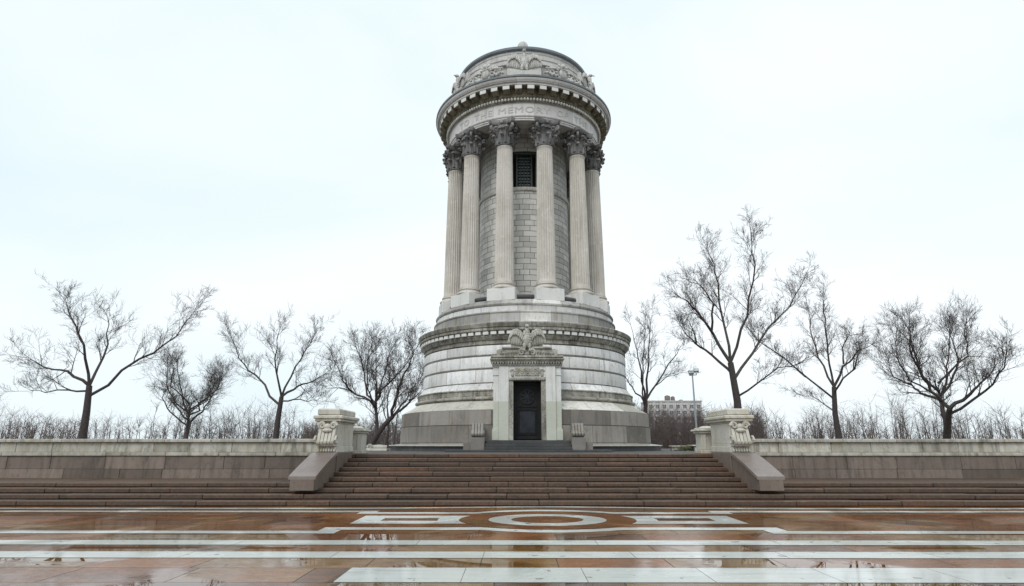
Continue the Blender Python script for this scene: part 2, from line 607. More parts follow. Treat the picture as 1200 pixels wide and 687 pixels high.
sd = bpy.data.lights.new("sun", 'SUN')
sd.energy = 1.35
sd.angle = R(25)
sd.color = (1, .97, .93)
so = bpy.data.objects.new("sun", sd)
C.objects.link(so)
_d = Vector((math.sin(R(SUN_AZ)) * math.cos(R(SUN_EL)), -math.cos(R(SUN_AZ)) * math.cos(R(SUN_EL)), math.sin(R(SUN_EL))))
so.rotation_euler = (-_d).to_track_quat('-Z', 'Y').to_euler()

vs = scene.view_settings
vs.view_transform, vs.look, vs.exposure, vs.gamma = 'Standard', 'None', 0.14, 1.0
vs.use_curve_mapping = False
scene.cycles.max_bounces = 8
scene.cycles.diffuse_bounces = 4
scene.cycles.use_denoising = True

# ------------------------------------------------------------------ ground, terrace
ZP = -1.32                                          # plaza level (terrace is z = 0)
rng = random.Random(7)
mb = MB()
ys = [-400, -60, -14.4, -13.2, 30, 120, 400, 1800]
zs = [ZP - .06, ZP - .06, ZP - .06, -.12, -.12, -.25, -1.5, -3]
xs = [-1800, -200, -60, 0, 60, 200, 1800]
V = [(x, y, z) for y, z in zip(ys, zs) for x in xs]
n = len(xs)
F = [(j * n + i, j * n + i + 1, (j + 1) * n + i + 1, (j + 1) * n + i) for j in range(len(ys) - 1) for i in range(n - 1)]
mb.add(V, F)
struct(mb.build('ground', M['ground']))
mb = MB()
mb.box(-22, 22, -14.15, 14, -1.2, 0)
struct(mb.build('terrace', M['terrace']))

# plaza: bed, slate slabs, white marble bands
RC = (0.12, -21.9)                                  # centre of the ring
EL = 0.79


def yz(dist):
    return -36 + dist


mb = MB()
rows = [(20, -.4), (28.7 - 36, None)]
edges = [-36.0, -34.2, -32.4, -30.6, -29.35, yz(7.87), yz(8.75), yz(9.47), yz(10.0), yz(10.65), yz(11.13), yz(11.9), yz(12.65), yz(13.2), yz(14.1), yz(14.9), yz(15.4), yz(16.0), yz(16.6), yz(17.12)]
bed = MB()
bed.box(-26, 26, -46, -18.86, ZP - .2, ZP - .012)
struct(bed.build('plaza_bed', M['dark_step']))
for y0, y1 in zip(edges, edges[1:]):
    x = -26 - rng.random() * 1.5
    while x < 26:
        L_ = rng.choice((1.1, 1.6, 1.6, 1.9, 2.4)) * (1 if y1 - y0 > .4 else 1.1)
        g = .005
        mb.sheet([(x + g, y0 + g), (x + L_ - g, y0 + g), (x + L_ - g, y1 - g), (x + g, y1 - g)], ZP, tone=min(1, max(.01, rng.gauss(.5, .26))) + .0001)
        x += L_
struct(mb.build('plaza_paving', M['slate'], smooth=False))


def ell(rad, a, c=RC):
    return (c[0] + rad * math.cos(a), c[1] + rad * EL * math.sin(a))


wb = MB()
ZB = ZP + .004


def band(y0, y1, x0=-26, x1=26, slab=1.58, first=None):
    x = x0 if first is None else first
    while x < x1:
        a, b = max(x, x0), min(x + slab, x1)
        if b > a + .02:
            wb.sheet([(a + .004, y0), (b - .004, y0), (b - .004, y1), (a + .004, y1)], ZB, tone=rng.uniform(.1, .9))
        x += slab


def strip(pts_lo, pts_hi):
    for i in range(len(pts_lo) - 1):
        wb.sheet([pts_lo[i], pts_lo[i + 1], pts_hi[i + 1], pts_hi[i]], ZB, tone=rng.choice((.35, .5, .65)) + .001)


jb = MB()
for y0, y1, x0 in ((7.87, 8.75, -2.88), (9.47, 10.0, -26), (10.65, 11.13, -26)):
    for y in (yz(y0) - .014, yz(y1)):
        jb.sheet([(x0 - .012, y), (26, y), (26, y + .014), (x0 - .012, y + .014)], ZP + .0022)
jb.sheet([(-2.894, yz(7.87)), (-2.88, yz(7.87)), (-2.88, yz(8.75)), (-2.894, yz(8.75))], ZP + .0022)
struct(jb.build('plaza_joints', M['dark_step'], smooth=False))
band(yz(7.87), yz(8.75), -2.88, 26, 1.58, -2.87)
band(yz(9.47), yz(10.0), slab=2.3, first=-26.4)
band(yz(10.65), yz(11.13), slab=3.1, first=-27.1)
band(yz(5.6), yz(6.3), slab=1.9)
# bowed edge band below the steps
N = 60
lo, hi = [], []
for i in range(N + 1):
    x = -26 + 52 * i / N
    k = .42 * (1 - math.exp(-((x - RC[0]) / 3.2) ** 2))
    lo.append((x, yz(16.74 - k)))
    hi.append((x, yz(17.0 - k)))
strip(lo, hi)
# frame lines above and below the ring, bowed round it, with a jog outward at each side


def frame_line(sgn, half, y_str, y_out, arc_r, wdt):
    lo, hi = [], []
    xs_ = [RC[0] + d for d in [-4.2, -3.0, -2.4] + [(-2.2 + 4.4 * i / 40) for i in range(41)] + [2.4, 3.0, 4.2]]
    for x in xs_:
        d = abs(x - RC[0])
        off = math.sqrt(max(0, arc_r ** 2 - d * d)) * EL
        off = max(off, half)
        lo.append((x, RC[1] + sgn * (off - wdt / 2)))
        hi.append((x, RC[1] + sgn * (off + wdt / 2)))
    if sgn > 0:
        strip(lo, hi)
    else:
        strip(hi, lo)
    for s in (-1, 1):
        xa, xb = RC[0] + s * 4.2, RC[0] + s * 3.86
        o0, o1 = half - wdt / 2, y_out + wdt / 2
        p = [(min(xa, xb) + (-.02 if s < 0 else .02), RC[1] + sgn * (half - wdt / 2 + .001)), (max(xa, xb) + (-.02 if s < 0 else .02), RC[1] + sgn * (half - wdt / 2 + .001))]
        x2, x3 = min(xa, xa + s * .42), max(xa, xa + s * .42)
        q = [(x2, RC[1] + sgn * o0), (x3, RC[1] + sgn * o0), (x3, RC[1] + sgn * o1), (x2, RC[1] + sgn * o1)]
        wb.sheet(q if sgn > 0 else q[::-1], ZB, tone=.6)
        x4, x5 = (x2 - 20, x2) if s < 0 else (x3, x3 + 20)
        q = [(x4, RC[1] + sgn * (y_out - wdt / 2)), (x5, RC[1] + sgn * (y_out - wdt / 2)), (x5, RC[1] + sgn * o1), (x4, RC[1] + sgn * o1)]
        wb.sheet(q if sgn > 0 else q[::-1], ZB, tone=.4)


frame_line(1, 1.30, 0, 1.62, 2.36, .34)
frame_line(-1, 1.48, 0, 1.98, 2.33, .36)
# ring
NR = 72
for i in range(NR):
    a, b = 2 * PI * i / NR, 2 * PI * (i + 1) / NR
    wb.sheet([ell(.816, a), ell(1.335, a), ell(1.335, b), ell(.816, b)], ZB, tone=(.3, .55, .7, .45)[i * 8 // NR % 4] + .001)
# the two frames with concave inner ends
hy, hyi = .72, .27
for s in (-1, 1):
    def cx(rad, y):
        t = y / EL
        return RC[0] + s * math.sqrt(max(.01, rad * rad - t * t))
    NS = 12
    for k in range(NS):
        ya, yb = -hy + 2 * hy * k / NS, -hy + 2 * hy * (k + 1) / NS
        # inner solid piece between the two concave arcs
        q = [(cx(2.0, ya), RC[1] + ya), (cx(2.48, ya), RC[1] + ya), (cx(2.48, yb), RC[1] + yb), (cx(2.0, yb), RC[1] + yb)]
        wb.sheet(q if s > 0 else q[::-1], ZB, tone=.55)
        xo = RC[0] + s * 3.73
        xe = RC[0] + s * 4.29
        if abs((ya + yb) / 2) > hyi:
            q = [(cx(2.48, ya), RC[1] + ya), (xo, RC[1] + ya), (xo, RC[1] + yb), (cx(2.48, yb), RC[1] + yb)]
            wb.sheet(q if s > 0 else q[::-1], ZB, tone=.42)
        q = [(xo, RC[1] + ya), (xe, RC[1] + ya), (xe, RC[1] + yb), (xo, RC[1] + yb)]
        wb.sheet(q if s > 0 else q[::-1], ZB, tone=.62)
struct(wb.build('plaza_marble_bands', M['band'], smooth=False))
# shaped slate over the grid joints inside the ring figures
sb = MB()
ZS = ZP + .0025
for i in range(NR):
    a, b = 2 * PI * i / NR, 2 * PI * (i + 1) / NR
    sb.add([(*ell(0, 0), ZS), (*ell(.816, a), ZS), (*ell(.816, b), ZS)], [(0, 1, 2)], None, .52 if i < NR / 2 else .6)
    t = (.44, .6, .5, .68, .4, .57)[i * 6 // NR]
    sb.sheet([ell(1.335, a), ell(1.985, a), ell(1.985, b), ell(1.335, b)], ZS, tone=t)
struct(sb.build('plaza_ring_slate', M['slate'], smooth=False))

# ------------------------------------------------------------------ steps
RISE, TREAD, Y0 = .132, .48, -18.94
steps = thing('stone_steps', 'broad flight of wet brown granite steps rising from the plaza to the terrace', 'steps', (0, Y0, ZP))
rng = random.Random(11)
for k in range(10):
    mb = MB()
    half = 30.0 if k < 4 else 6.9
    y0 = k * TREAD
    y1 = y0 + TREAD + .024 if k < 9 else y0 + .62
    if k == 3:
        y1 = y0 + 2.6
    z1 = (k + 1) * RISE
    z0 = z1 - RISE + .013 if k else .006
    x = -half - rng.random() * 1.2
    while x < half:
        L_ = rng.choice((1.2, 1.7, 2.1, 2.5, 2.9))
        a, b = max(x, -half), min(x + L_, half)
        if b - a > .1:
            jz = rng.uniform(-.007, .007)
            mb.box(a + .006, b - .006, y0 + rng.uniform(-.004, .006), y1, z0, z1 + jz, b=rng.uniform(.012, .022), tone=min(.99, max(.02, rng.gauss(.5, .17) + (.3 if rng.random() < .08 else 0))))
            mb.tone[-13] = rng.uniform(.6, 1.15)          # sky glint on the wet nosing, painted as a paler bevel tone
        x += L_
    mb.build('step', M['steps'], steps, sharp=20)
    mb = MB()                                        # packed core behind the blocks so that the joints stay closed
mb.box(-6.88, 6.88, .03, 4.3, -.1, RISE - .012)
for k in range(1, 10):
    mb.box(-6.88, 6.88, k * TREAD + .03, 4.3 if k < 9 else 4.85, k * RISE - .012 + .001, (k + 1) * RISE - .012)
mb.build('step_core', M['black'], steps, smooth=False)

# ------------------------------------------------------------------ the monument
mon = thing('monument', 'tall round marble monument ringed by Corinthian columns, with a dark bronze door', 'monument')
FRONT = -PI / 2


def around(a, r, z=0.0):
    """matrix whose local -y looks outward at azimuth a (0 = towards the camera, positive to the right)"""
    th = FRONT + a
    return Matrix.Translation((r * math.cos(th), r * math.sin(th), z)) @ Matrix.Rotation(a, 4, 'Z')


SEG = 144
mb = MB()
mb.lathe([(7.86, 0.0), (7.86, .10), (7.82, .105), (7.82, .232), (7.78, .24)], SEG)
mb.build('base_step', M['dark_step'], mon)
mb = MB()
mb.lathe([(7.78, .235), (7.95, .24), (7.975, .255), (7.965, .275), (7.92, .29), (7.60, .325), (7.30, .36)], SEG)
mb.build('step_rim', M['wet_rim'], mon)
mb = MB()
mb.lathe([(7.36, .33), (7.34, .42), (7.33, 1.235), (7.29, 1.245), (7.31, 1.255), (7.30, 1.96), (7.27, 1.985), (7.1, 1.99)], SEG, FRONT + .118, FRONT + 2 * PI - .118, vs=[-.08, 0, .739, .74, .741, 1.47, 1.478, 1.479])
mb.build('granite_drum', M['granite'], mon)
mb = MB()
mb.lathe([(7.24, 1.975), (7.20, 2.04), (6.95, 2.17), (6.72, 2.30), (6.58, 2.40), (6.50, 2.46), (6.38, 2.48)], SEG, FRONT + .118, FRONT + 2 * PI - .118, vs=[.4, .45, .5, .55, .6, .65, .7])
mb.build('sloped_course', M['slope'], mon)
mb = MB()
mb.lathe([(6.36, 2.46), (6.52, 2.55), (6.57, 2.57), (6.57, 2.64), (6.50, 2.67), (6.40, 2.69), (6.40, 2.96), (6.46, 2.98), (6.46, 3.03), (6.36, 3.05)], SEG, FRONT + .118, FRONT + 2 * PI - .118, vs=[.5] * 10)
# running leaf scroll in relief on the band
for i in range(1, 63):
    Mx = around(2 * PI * (i + .5) / 64, 6.40)
    s = 1 if i % 2 else -1
    mb.spiral((0, 0, 2.825), (1, 0, 0), (0, 0, s), .10, .02, 1.2, .026, Mx, sides=5, n=14)
    mb.leaf((.10, -.01, 2.83 + s * .02), (.30, -.01, 2.83 + s * .09), .09, .05, M=Mx)
    mb.leaf((.14, -.01, 2.83), (.29, -.01, 2.83 - s * .07), .07, .05, M=Mx)
mb.build('carved_band', M['dirty'], mon)

mb = MB()
pr, vv = [(6.40, 3.04), (6.36, 3.10), (6.24, 3.24), (6.17, 3.36)], [.1, .2, .4, .8]
row = 1


def course(z0, z1):
    global row
    for r, z, v in ((5.98, z0, 0.02), (6.12, z0 + .035, .05), (6.125, z0 + .14, .1), (6.105, z1 - .10, .9), (6.09, z1 - .075, .97), (5.98, z1 - .06, .98)):
        pr.append((r, z))
        vv.append(row + v)
    row += 1


course(3.40, 4.16)
course(4.16, 4.84)
course(4.84, 5.42)
mb.lathe(pr, SEG, vs=vv)
mb.build('banded_wall', M['course'], mon)
mb = MB()
mb.lathe([(6.04, 5.38), (6.13, 5.41), (6.13, 5.47), (6.08, 5.49), (6.08, 5.62), (6.16, 5.64), (6.22, 5.74), (6.26, 5.80), (6.26, 5.835), (6.20, 5.845), (6.20, 6.055), (6.42, 6.065), (6.44, 6.09), (6.44, 6.20), (6.40, 6.215), (6.40, 6.245), (6.46, 6.255), (6.47, 6.30), (6.52, 6.39), (6.53, 6.45), (6.47, 6.49), (6.0, 6.58), (5.56, 6.62)], SEG)
bc = mb.build('base_cornice', M['cornice'], mon)
mb = MB()
mb.box(-.155, .155, -.14, .06, 5.87, 6.045, b=.012)
den = mb.build('dentil', M['white_block'], bc)
for i in range(92):
    c = den if i == 0 else copy_tree(den, bc)
    c.matrix_local = around(2 * PI * i / 92, 6.24)

mb = MB()
mb.lathe([(5.62, 6.58), (5.66, 6.62), (5.66, 6.70), (5.58, 6.74), (5.57, 7.16), (5.62, 7.20), (5.62, 7.26), (5.40, 7.29)], SEG)
mb.build('lower_plinth', M['plinth'], mon)
mb = MB()
mb.lathe([(5.44, 7.27), (5.44, 7.58), (5.40, 7.60)], SEG)
mb.build('plinth_band', M['course'], mon)
mb = MB()
mb.lathe([(5.38, 7.58), (5.48, 7.62), (5.52, 7.70), (5.48, 7.78), (5.36, 7.82), (5.33, 7.90), (5.28, 7.97), (2.8, 8.02)], SEG)
mb.build('stylobate', M['plinth'], mon)
mb = MB()
mb.lathe([(4.78, 8.0)] + [(4.78 + .15 * math.sin(a), 8.20 - .15 * math.cos(a)) for a in [PI * k / 8 for k in range(1, 9)]] + [(4.6, 8.34)], SEG)  # plain dark roll running round between the plinth blocks
mb.build('dark_roll', M['roll_dark'], mon)

# cella
ZC0, ZSILL = 7.98, 15.42
mb = MB()
mb.lathe([(2.94, ZC0), (2.94, 8.3), (2.89, 8.36), (2.88, ZSILL)], SEG, vs=[0, .345, .40, ZSILL - ZC0])
# upper part, broken by the window opening in front (half-angle)
HW = .285
mb.lathe([(2.86, ZSILL), (2.86, 19.3)], SEG, FRONT + HW, FRONT + 2 * PI - HW, uR=2.88, vs=[ZSILL - ZC0, 19.3 - ZC0])
mb.lathe([(2.86, 18.10), (2.86, 19.3)], 12, FRONT - HW, FRONT + HW, uR=2.88, vs=[18.1 - ZC0, 19.3 - ZC0])
cella = mb.build('inner_drum', M['cella'], mon)
mb = MB()
mb.lathe([(2.86, 15.38), (2.97, 15.42), (3.00, 15.50), (3.00, 15.62), (2.94, 15.66), (2.80, 15.68)], SEG)
mb.build('string_course', M['marble'], cella)
win = MB()
xw = 2.86 * math.sin(HW)
yw = -2.86 * math.cos(HW)
win.box(-xw - .02, -xw + .10, yw - .03, yw + .9, 15.68, 18.1)
win.box(xw - .10, xw + .02, yw - .03, yw + .9, 15.68, 18.1)
win.box(-xw + .102, xw - .102, yw + .02, yw + .9, 17.98, 18.1)
wf = win.build('window', M['grille'], mon)
gl = MB()
gl.box(-xw, xw, yw + .62, yw + .66, 15.66, 18.12)
gl.build('void', M['black'], wf, smooth=False)
gl = MB()
for x in (-.46, .46):
    gl.box(x - .05, x + .05, yw + .24, yw + .34, 15.68, 17.98)
for k in range(6):
    z = 15.80 + k * .40
    gl.box(-.40, .40, yw + .255, yw + .325, z - .05, z + .05)
for x in (-.2, 0, .2):
    gl.box(x - .02, x + .02, yw + .27, yw + .31, 15.68, 17.98)
gl.build('grille', M['grille'], wf)
gl = MB()
for k in range(5):
    for x in (-.29, -.1, .1, .29):
        gl.box(x - .055, x + .055, yw + .345, yw + .365, 15.98 + k * .40, 15.98 + k * .40 + .1)
gl.build('panes', M['pane'], wf, smooth=False)

# ------------------------------------------------------------------ columns
CR = 4.58


def shaft_mesh():
    mb = MB()
    zs_ = [9.03, 9.06, 9.12, 9.20, 9.26, 10.5, 12.0, 13.5, 15.0, 16.2, 17.1, 17.22, 17.30, 17.36, 17.44]
    nf, per = 24, 6
    Vv, F = [], []
    for z in zs_:
        t = (z - 9.03) / (17.44 - 9.03)
        r = .545 * (1 - .155 * t ** 1.5) if t > 0 else .56
        depth = .056
        if z <= 9.12:
            depth, r = 0, r + .035 * (1 if z < 9.05 else .35)
        elif z < 9.25:
            depth *= .6
        if z >= 17.36:
            depth, r = 0, r + .02
        elif z > 17.25:
            depth *= .6
        for i in range(nf * per):
            ph = (i % per) / per
            d = depth * max(0.0, math.sin(PI * min(1, ph / .86))) ** .6 if ph < .86 else 0
            a = 2 * PI * i / (nf * per)
            Vv.append(((r - d) * math.cos(a), (r - d) * math.sin(a), z))
    m = nf * per
    for j in range(len(zs_) - 1):
        for i in range(m):
            k = (i + 1) % m
            F.append((j * m + i, j * m + k, (j + 1) * m + k, (j + 1) * m + i))
    mb.add(Vv, F)
    return mb


def capital_mesh():
    mb = MB()
    z0, z1 = 17.44, 18.99
    # astragal and bell
    mb.lathe([(.46, z0 - .02), (.52, z0), (.545, z0 + .04), (.52, z0 + .085), (.45, z0 + .10), (.46, z0 + .5), (.50, z0 + .95), (.58, z0 + 1.18), (.64, z0 + 1.27), (.50, z0 + 1.29)], 32)
    # acanthus leaves, two rows
    for rowi, (zb, ht, out, cnt, w0) in enumerate(((z0 + .10, .56, .20, 8, .30), (z0 + .16, .96, .26, 8, .30))):
        for k in range(cnt):
            Mx = Matrix.Rotation(2 * PI * (k + .5 * rowi) / cnt, 4, 'Z')
            nv, nu = 9, 6
            Vv, F = [], []
            for j in range(nv):
                t = j / (nv - 1)
                if t < .72:
                    y = .49 + .03 * t + rowi * .02 + .05 * t * t
                    z = zb + ht * t / .72 * .93
                else:
                    q = (t - .72) / .28
                    y = .49 + .05 + rowi * .02 + out * math.sin(q * PI * .62)
                    z = zb + ht * (.93 + .07 * math.sin(q * PI) - .22 * q * q)
                wdt = w0 * (.62 + .55 * math.sin(PI * min(1, t * .95 + .12))) * (1 if t < .8 else 1 - .5 * (t - .8) / .2) * (1 + .10 * math.cos(t * 22))
                for i in range(nu + 1):
                    u = i / nu * 2 - 1
                    cup = .06 * (1 - abs(u)) - .05 * u * u + .018 * math.cos(u * PI * 3)
                    Vv.append(Mx @ Vector((u * wdt / 2, -(y + cup), z - .03 * u * u)))
            for j in range(nv - 1):
                for i in range(nu):
                    a = j * (nu + 1) + i
                    F.append((a, a + 1, a + nu + 2, a + nu + 1))
            mb.add(Vv, F)
            tip = Vector((0, -(.56 + rowi * .03 + out), zb + ht * .88))
            mb.blob(tip, (w0 * .42, .095, .085), Mx, 8, 5)
    # corner volutes and inner helices
    for k in range(4):
        Mx = Matrix.Rotation(PI / 4 + k * PI / 2, 4, 'Z')
        pts = [Mx @ Vector((0, -.50, z0 + .70)), Mx @ Vector((0, -.56, z0 + .92)), Mx @ Vector((0, -.68, z0 + 1.14)), Mx @ Vector((0, -.80, z0 + 1.24))]
        mb.tube(pts, [.05, .06, .065, .06], 6)
        mb.spiral((0, -.82, z0 + 1.10), (0, 0, 1), (0, -1, 0), .15, .02, 1.5, .085, Mx)
        mb.blob((0, -.80, z0 + 1.12), (.06, .05, .05), Mx, 8, 5)
        mb.leaf((0, -.60, z0 + .80), (0, -.82, z0 + .98), .16, .09, M=Mx)
        M2 = Matrix.Rotation(k * PI / 2, 4, 'Z')
        for s in (-1, 1):
            pts = [M2 @ Vector((s * .30, -.50, z0 + .72)), M2 @ Vector((s * .24, -.60, z0 + .98)), M2 @ Vector((s * .15, -.65, z0 + 1.16))]
            mb.tube(pts, [.04, .045, .04], 5)
            mb.spiral((s * .10, -.655, z0 + 1.10), (0, 0, 1), (-s, 0, 0), .085, .015, 1.3, .04, M2, sides=5, n=18)
        mb.blob((0, -.70, z0 + 1.40), (.12, .09, .13), M2, 8, 6)
        for q in range(5):
            a = 2 * PI * q / 5 + .3
            mb.blob((.09 * math.cos(a), -.745, z0 + 1.40 + .09 * math.sin(a)), (.055, .045, .055), M2, 6, 4)
    # abacus with hollow sides
    ring = []
    for k in range(4):
        for i in range(9):
            u = -1 + 2 * i / 8
            a = k * PI / 2
            x, y = u * .62, -(.64 + .16 * (abs(u) ** 2.2))
            if abs(u) == 1:
                x *= .99
            c, s = math.cos(a), math.sin(a)
            ring.append((x * c - y * s, x * s + y * c))
    m = len(ring)
    for (za, sa), (zb_, sb_) in (((z0 + 1.28, .90), (z0 + 1.37, 1.0)), ((z0 + 1.37, 1.0), (z0 + 1.40, .97)), ((z0 + 1.40, .99), (z0 + 1.55, 1.05))):
        Vv = [(x * sa, y * sa, za) for x, y in ring] + [(x * sb_, y * sb_, zb_) for x, y in ring]
        F = [(i, (i + 1) % m, m + (i + 1) % m, m + i) for i in range(m)] + [list(range(m))[::-1], list(range(m, 2 * m))]
        mb.add(Vv, F)
    return mb


def base_mesh():
    mb = MB()
    mb.lathe([(.70, 8.63)] + [(.70 + .065 * math.cos(a), 8.705 + .075 * math.sin(a)) for a in [-PI / 2 + PI * k / 8 for k in range(9)]] +
             [(.66, 8.79), (.60, 8.83), (.585, 8.88), (.61, 8.91)] + [(.60 + .045 * math.cos(a), 8.955 + .045 * math.sin(a)) for a in [-PI / 2 + PI * k / 8 for k in range(9)]] + [(.59, 9.01), (.57, 9.05)], 48)
    return mb


def plinth_mesh():
    mb = MB()
    mb.box(-.80, .80, -.72, .72, 7.93, 8.63, b=.02)
    return mb


col0 = shaft_mesh().build('column', M['shaft'], mon, sharp=50)
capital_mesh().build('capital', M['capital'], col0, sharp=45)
base_mesh().build('column_base', M['shaft'], col0)
plinth_mesh().build('plinth_block', M['white_block'], col0)
for k in range(12):
    a = R(15 + 30 * k)
    c = col0 if k == 0 else copy_tree(col0, mon)
    c.location = (CR * math.cos(FRONT + a), CR * math.sin(FRONT + a), 0)
    c.rotation_euler = (0, 0, a)

# ------------------------------------------------------------------ entablature
mb = MB()
mb.lathe([(2.80, 19.27), (4.10, 19.26)][::-1], SEG)
mb.lathe([(4.10, 19.27), (4.10, 19.0), (4.98, 18.985), (5.00, 19.0), (5.00, 19.09), (5.04, 19.10), (5.04, 19.20), (5.09, 19.22), (5.11, 19.27), (5.05, 19.30), (5.0, 19.31), (5.0, 20.12), (5.06, 20.14)], SEG)
ent = mb.build('entablature', M['entab'], mon)
mb = MB()
mb.lathe([(5.02, 20.13), (5.08, 20.17), (5.10, 20.22), (5.10, 20.44), (5.16, 20.46), (5.18, 20.52), (5.22, 20.56), (5.22, 20.95), (5.70, 20.965)], SEG)
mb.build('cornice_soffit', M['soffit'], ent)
mb = MB()
for i in range(168):
    mb.blob((0, -.04, 20.33), (.078, .085, .095), around(2 * PI * i / 168, 5.10), 8, 6)
mb.build('bead_moulding', M['white_block'], ent)
mb = MB()
mb.prism([(.05, 20.62), (-.10, 20.59), (-.22, 20.64), (-.34, 20.67), (-.415, 20.69), (-.415, 20.962), (.05, 20.962)], -.20, .20)
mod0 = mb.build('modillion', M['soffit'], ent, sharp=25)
mb = MB()
mb.box(-.205, .205, -.455, -.416, 20.70, 20.966, b=.008)
mb.build('face', M['white_block'], mod0)
for i in range(48):
    c = mod0 if i == 0 else copy_tree(mod0, ent)
    c.matrix_local = around(2 * PI * (i + .5) / 48, 5.22)
mb = MB()
mb.lathe([(5.60, 20.955), (5.71, 20.96), (5.71, 21.07), (5.735, 21.075), (5.735, 21.10), (5.80, 21.105), (5.80, 21.15), (5.83, 21.155), (5.86, 21.20), (5.90, 21.28), (5.90, 21.31), (5.86, 21.33)], SEG)
mb.build('crown_cornice', M['entab'], ent)
mb = MB()
mb.lathe([(5.85, 21.315), (5.93, 21.32), (5.95, 21.35), (5.95, 21.45), (5.91, 21.47), (5.6, 21.56), (4.9, 21.75)], SEG)
mb.build('lead_flashing', M['roof'], ent)


def curved_text(word, a0, a1, radius, zbase, height, mat, parent, name):
    cu = bpy.data.curves.new(name, 'FONT')
    cu.body = word
    cu.size = 1.0
    cu.extrude = .02
    cu.resolution_u = 4
    cu.space_character = 1.12
    tmp = bpy.data.objects.new(name + '_tmp', cu)
    C.objects.link(tmp)
    dg = bpy.context.evaluated_depsgraph_get()
    me = bpy.data.meshes.new_from_object(tmp.evaluated_get(dg))
    bpy.data.objects.remove(tmp)
    bpy.data.curves.remove(cu)
    xs_ = [v.co.x for v in me.vertices]
    ys_ = [v.co.y for v in me.vertices]
    x0, x1, y0, y1 = min(xs_), max(xs_), min(ys_), max(ys_)
    for v in me.vertices:
        a = a0 + (a1 - a0) * (v.co.x - x0) / (x1 - x0)
        r = radius + (.022 if v.co.z > 0 else -.01)
        th = FRONT + a
        v.co = (r * math.cos(th), r * math.sin(th), zbase + height * (v.co.y - y0) / (y1 - y0))
    me.materials.append(mat)
    me.update()
    o = bpy.data.objects.new(name, me)
    C.objects.link(o)
    o.parent = parent
    return o


for word, a, b in (('TO', -53.5, -43), ('THE', -37.7, -22.8), ('MEMORY', -18.3, 18.2), ('OF', 22.8, 32.3), ('THE', 37.5, 52.5)):
    curved_text(word, R(a), R(b), 5.0, 19.50, .39, M['letters'], ent, 'inscription')

# ------------------------------------------------------------------ attic
mb = MB()
mb.lathe([(4.95, 21.6), (4.95, 22.15), (4.90, 22.20), (4.62, 22.24), (4.48, 22.26), (4.48, 23.08), (4.66, 23.12), (4.66, 23.22), (4.50, 23.28), (4.47, 23.55), (4.52, 23.58), (4.52, 23.66), (4.38, 23.74), (4.36, 24.0), (4.40, 24.05), (4.40, 24.2)], SEG)
att = mb.build('attic', M['attic'], mon)
mb = MB()
mb.lathe([(4.36, 24.18), (4.50, 24.22), (4.54, 24.28), (4.54, 24.42), (4.48, 24.48), (4.2, 24.62), (3.0, 25.3), (1.6, 26.2), (.7, 26.8), (.01, 27.0)], SEG)
rf = mb.build('roof', M['roof'], mon)
mb = MB()
mb.lathe([(.62, 26.7), (.60, 26.95), (.40, 27.05), (.34, 27.2), (.42, 27.3), (.42, 27.36), (.01, 27.4)], 32)
for k in range(10):
    Mx = Matrix.Rotation(2 * PI * k / 10, 4, 'Z')
    mb.leaf((0, -.26, 27.25), (0, -.40, 27.85), .26, .14, M=Mx)
mb.blob((0, 0, 27.75), (.40, .40, .50), None, 16, 8)
mb.build('finial', M['carved'], rf)


def eagle(mb, Mx, spread=1.0, panel=True):
    """eagle with half-raised wings; about 2 wide, 1.75 high, local front is -y"""
    b = lambda c, ax: mb.blob(c, ax, Mx, 10, 7)
    b((0, -.16, .70), (.23, .22, .48))                       # breast
    b((0, -.18, 1.26), (.125, .135, .32))                     # neck
    b((.0, -.24, 1.60), (.115, .16, .12))                   # head
    mb.leaf((.03, -.34, 1.59), (.08, -.52, 1.52), .075, .09, Vector((1, 0, 0)), Mx)
    for r_ in range(5):                                      # breast feathers
        for q in range(-2, 3):
            b((q * .085 + (r_ % 2) * .04, -.34 + .03 * abs(q) + .03 * abs(r_ - 2), .42 + r_ * .16), (.06, .05, .09))
    for s in (-1, 1):
        b((s * .14, -.22, .34), (.10, .13, .24))             # thigh
        mb.leaf((s * .14, -.24, .20), (s * .15, -.34, .0), .10, .10, M=Mx)
        for q in (-1, 0, 1):
            mb.leaf((s * .15, -.30, .05), (s * .15 + q * .07, -.46, .0), .05, .06, Vector((0, 0, 1)), Mx)
        # leading edge of the wing
        arm = [Vector((s * .20, -.12, .92)), Vector((s * .34, -.16, 1.18)), Vector((s * .54, -.16, 1.36)), Vector((s * .74, -.12, 1.34)), Vector((s * .88, -.08, 1.16))]
        mb.tube([Mx @ p for p in arm], [.08, .085, .085, .075, .05], 7)
        nF = 13
        for k in range(nF):                                   # long feathers
            t = k / (nF - 1)
            i = min(3, int(t * 4))
            root = arm[i].lerp(arm[i + 1], t * 4 - i)
            tip = Vector((s * (.27 + .79 * t), -.02 - .04 * (k % 2), .34 + .16 * t))
            mb.leaf(root, tip, .135, .09, M=Mx)
        for k in range(9):                                    # coverts
            t = k / 8
            i = min(3, int(t * 4))
            root = arm[i].lerp(arm[i + 1], t * 4 - i) + Vector((0, -.05, 0))
            tip = root + Vector((s * (.02 + .06 * t), -.03, -.36))
            mb.leaf(root, tip, .13, .10, M=Mx)
    for q in range(-2, 3):                                    # tail
        mb.leaf((q * .04, -.06, .40), (q * .10, -.06, -.08), .12, .08, M=Mx)
    if panel:
        mb.box(-1.02, 1.02, 0.0, .24, -.9, 1.34, Mx, b=.02)
        mb.box(-1.0, 1.0, -.42, .0, -.9, -.02, Mx, b=.02)


eg = MB()
eagle(eg, around(0, 4.80, 22.28) @ Matrix.Diagonal((1.02, 1, .90, 1)))
e0 = eg.build('eagle', M['carved'], mon, sharp=40)
for k in range(1, 6):
    e = copy_tree(e0, mon)
    e.rotation_euler = (0, 0, R(60 * k))


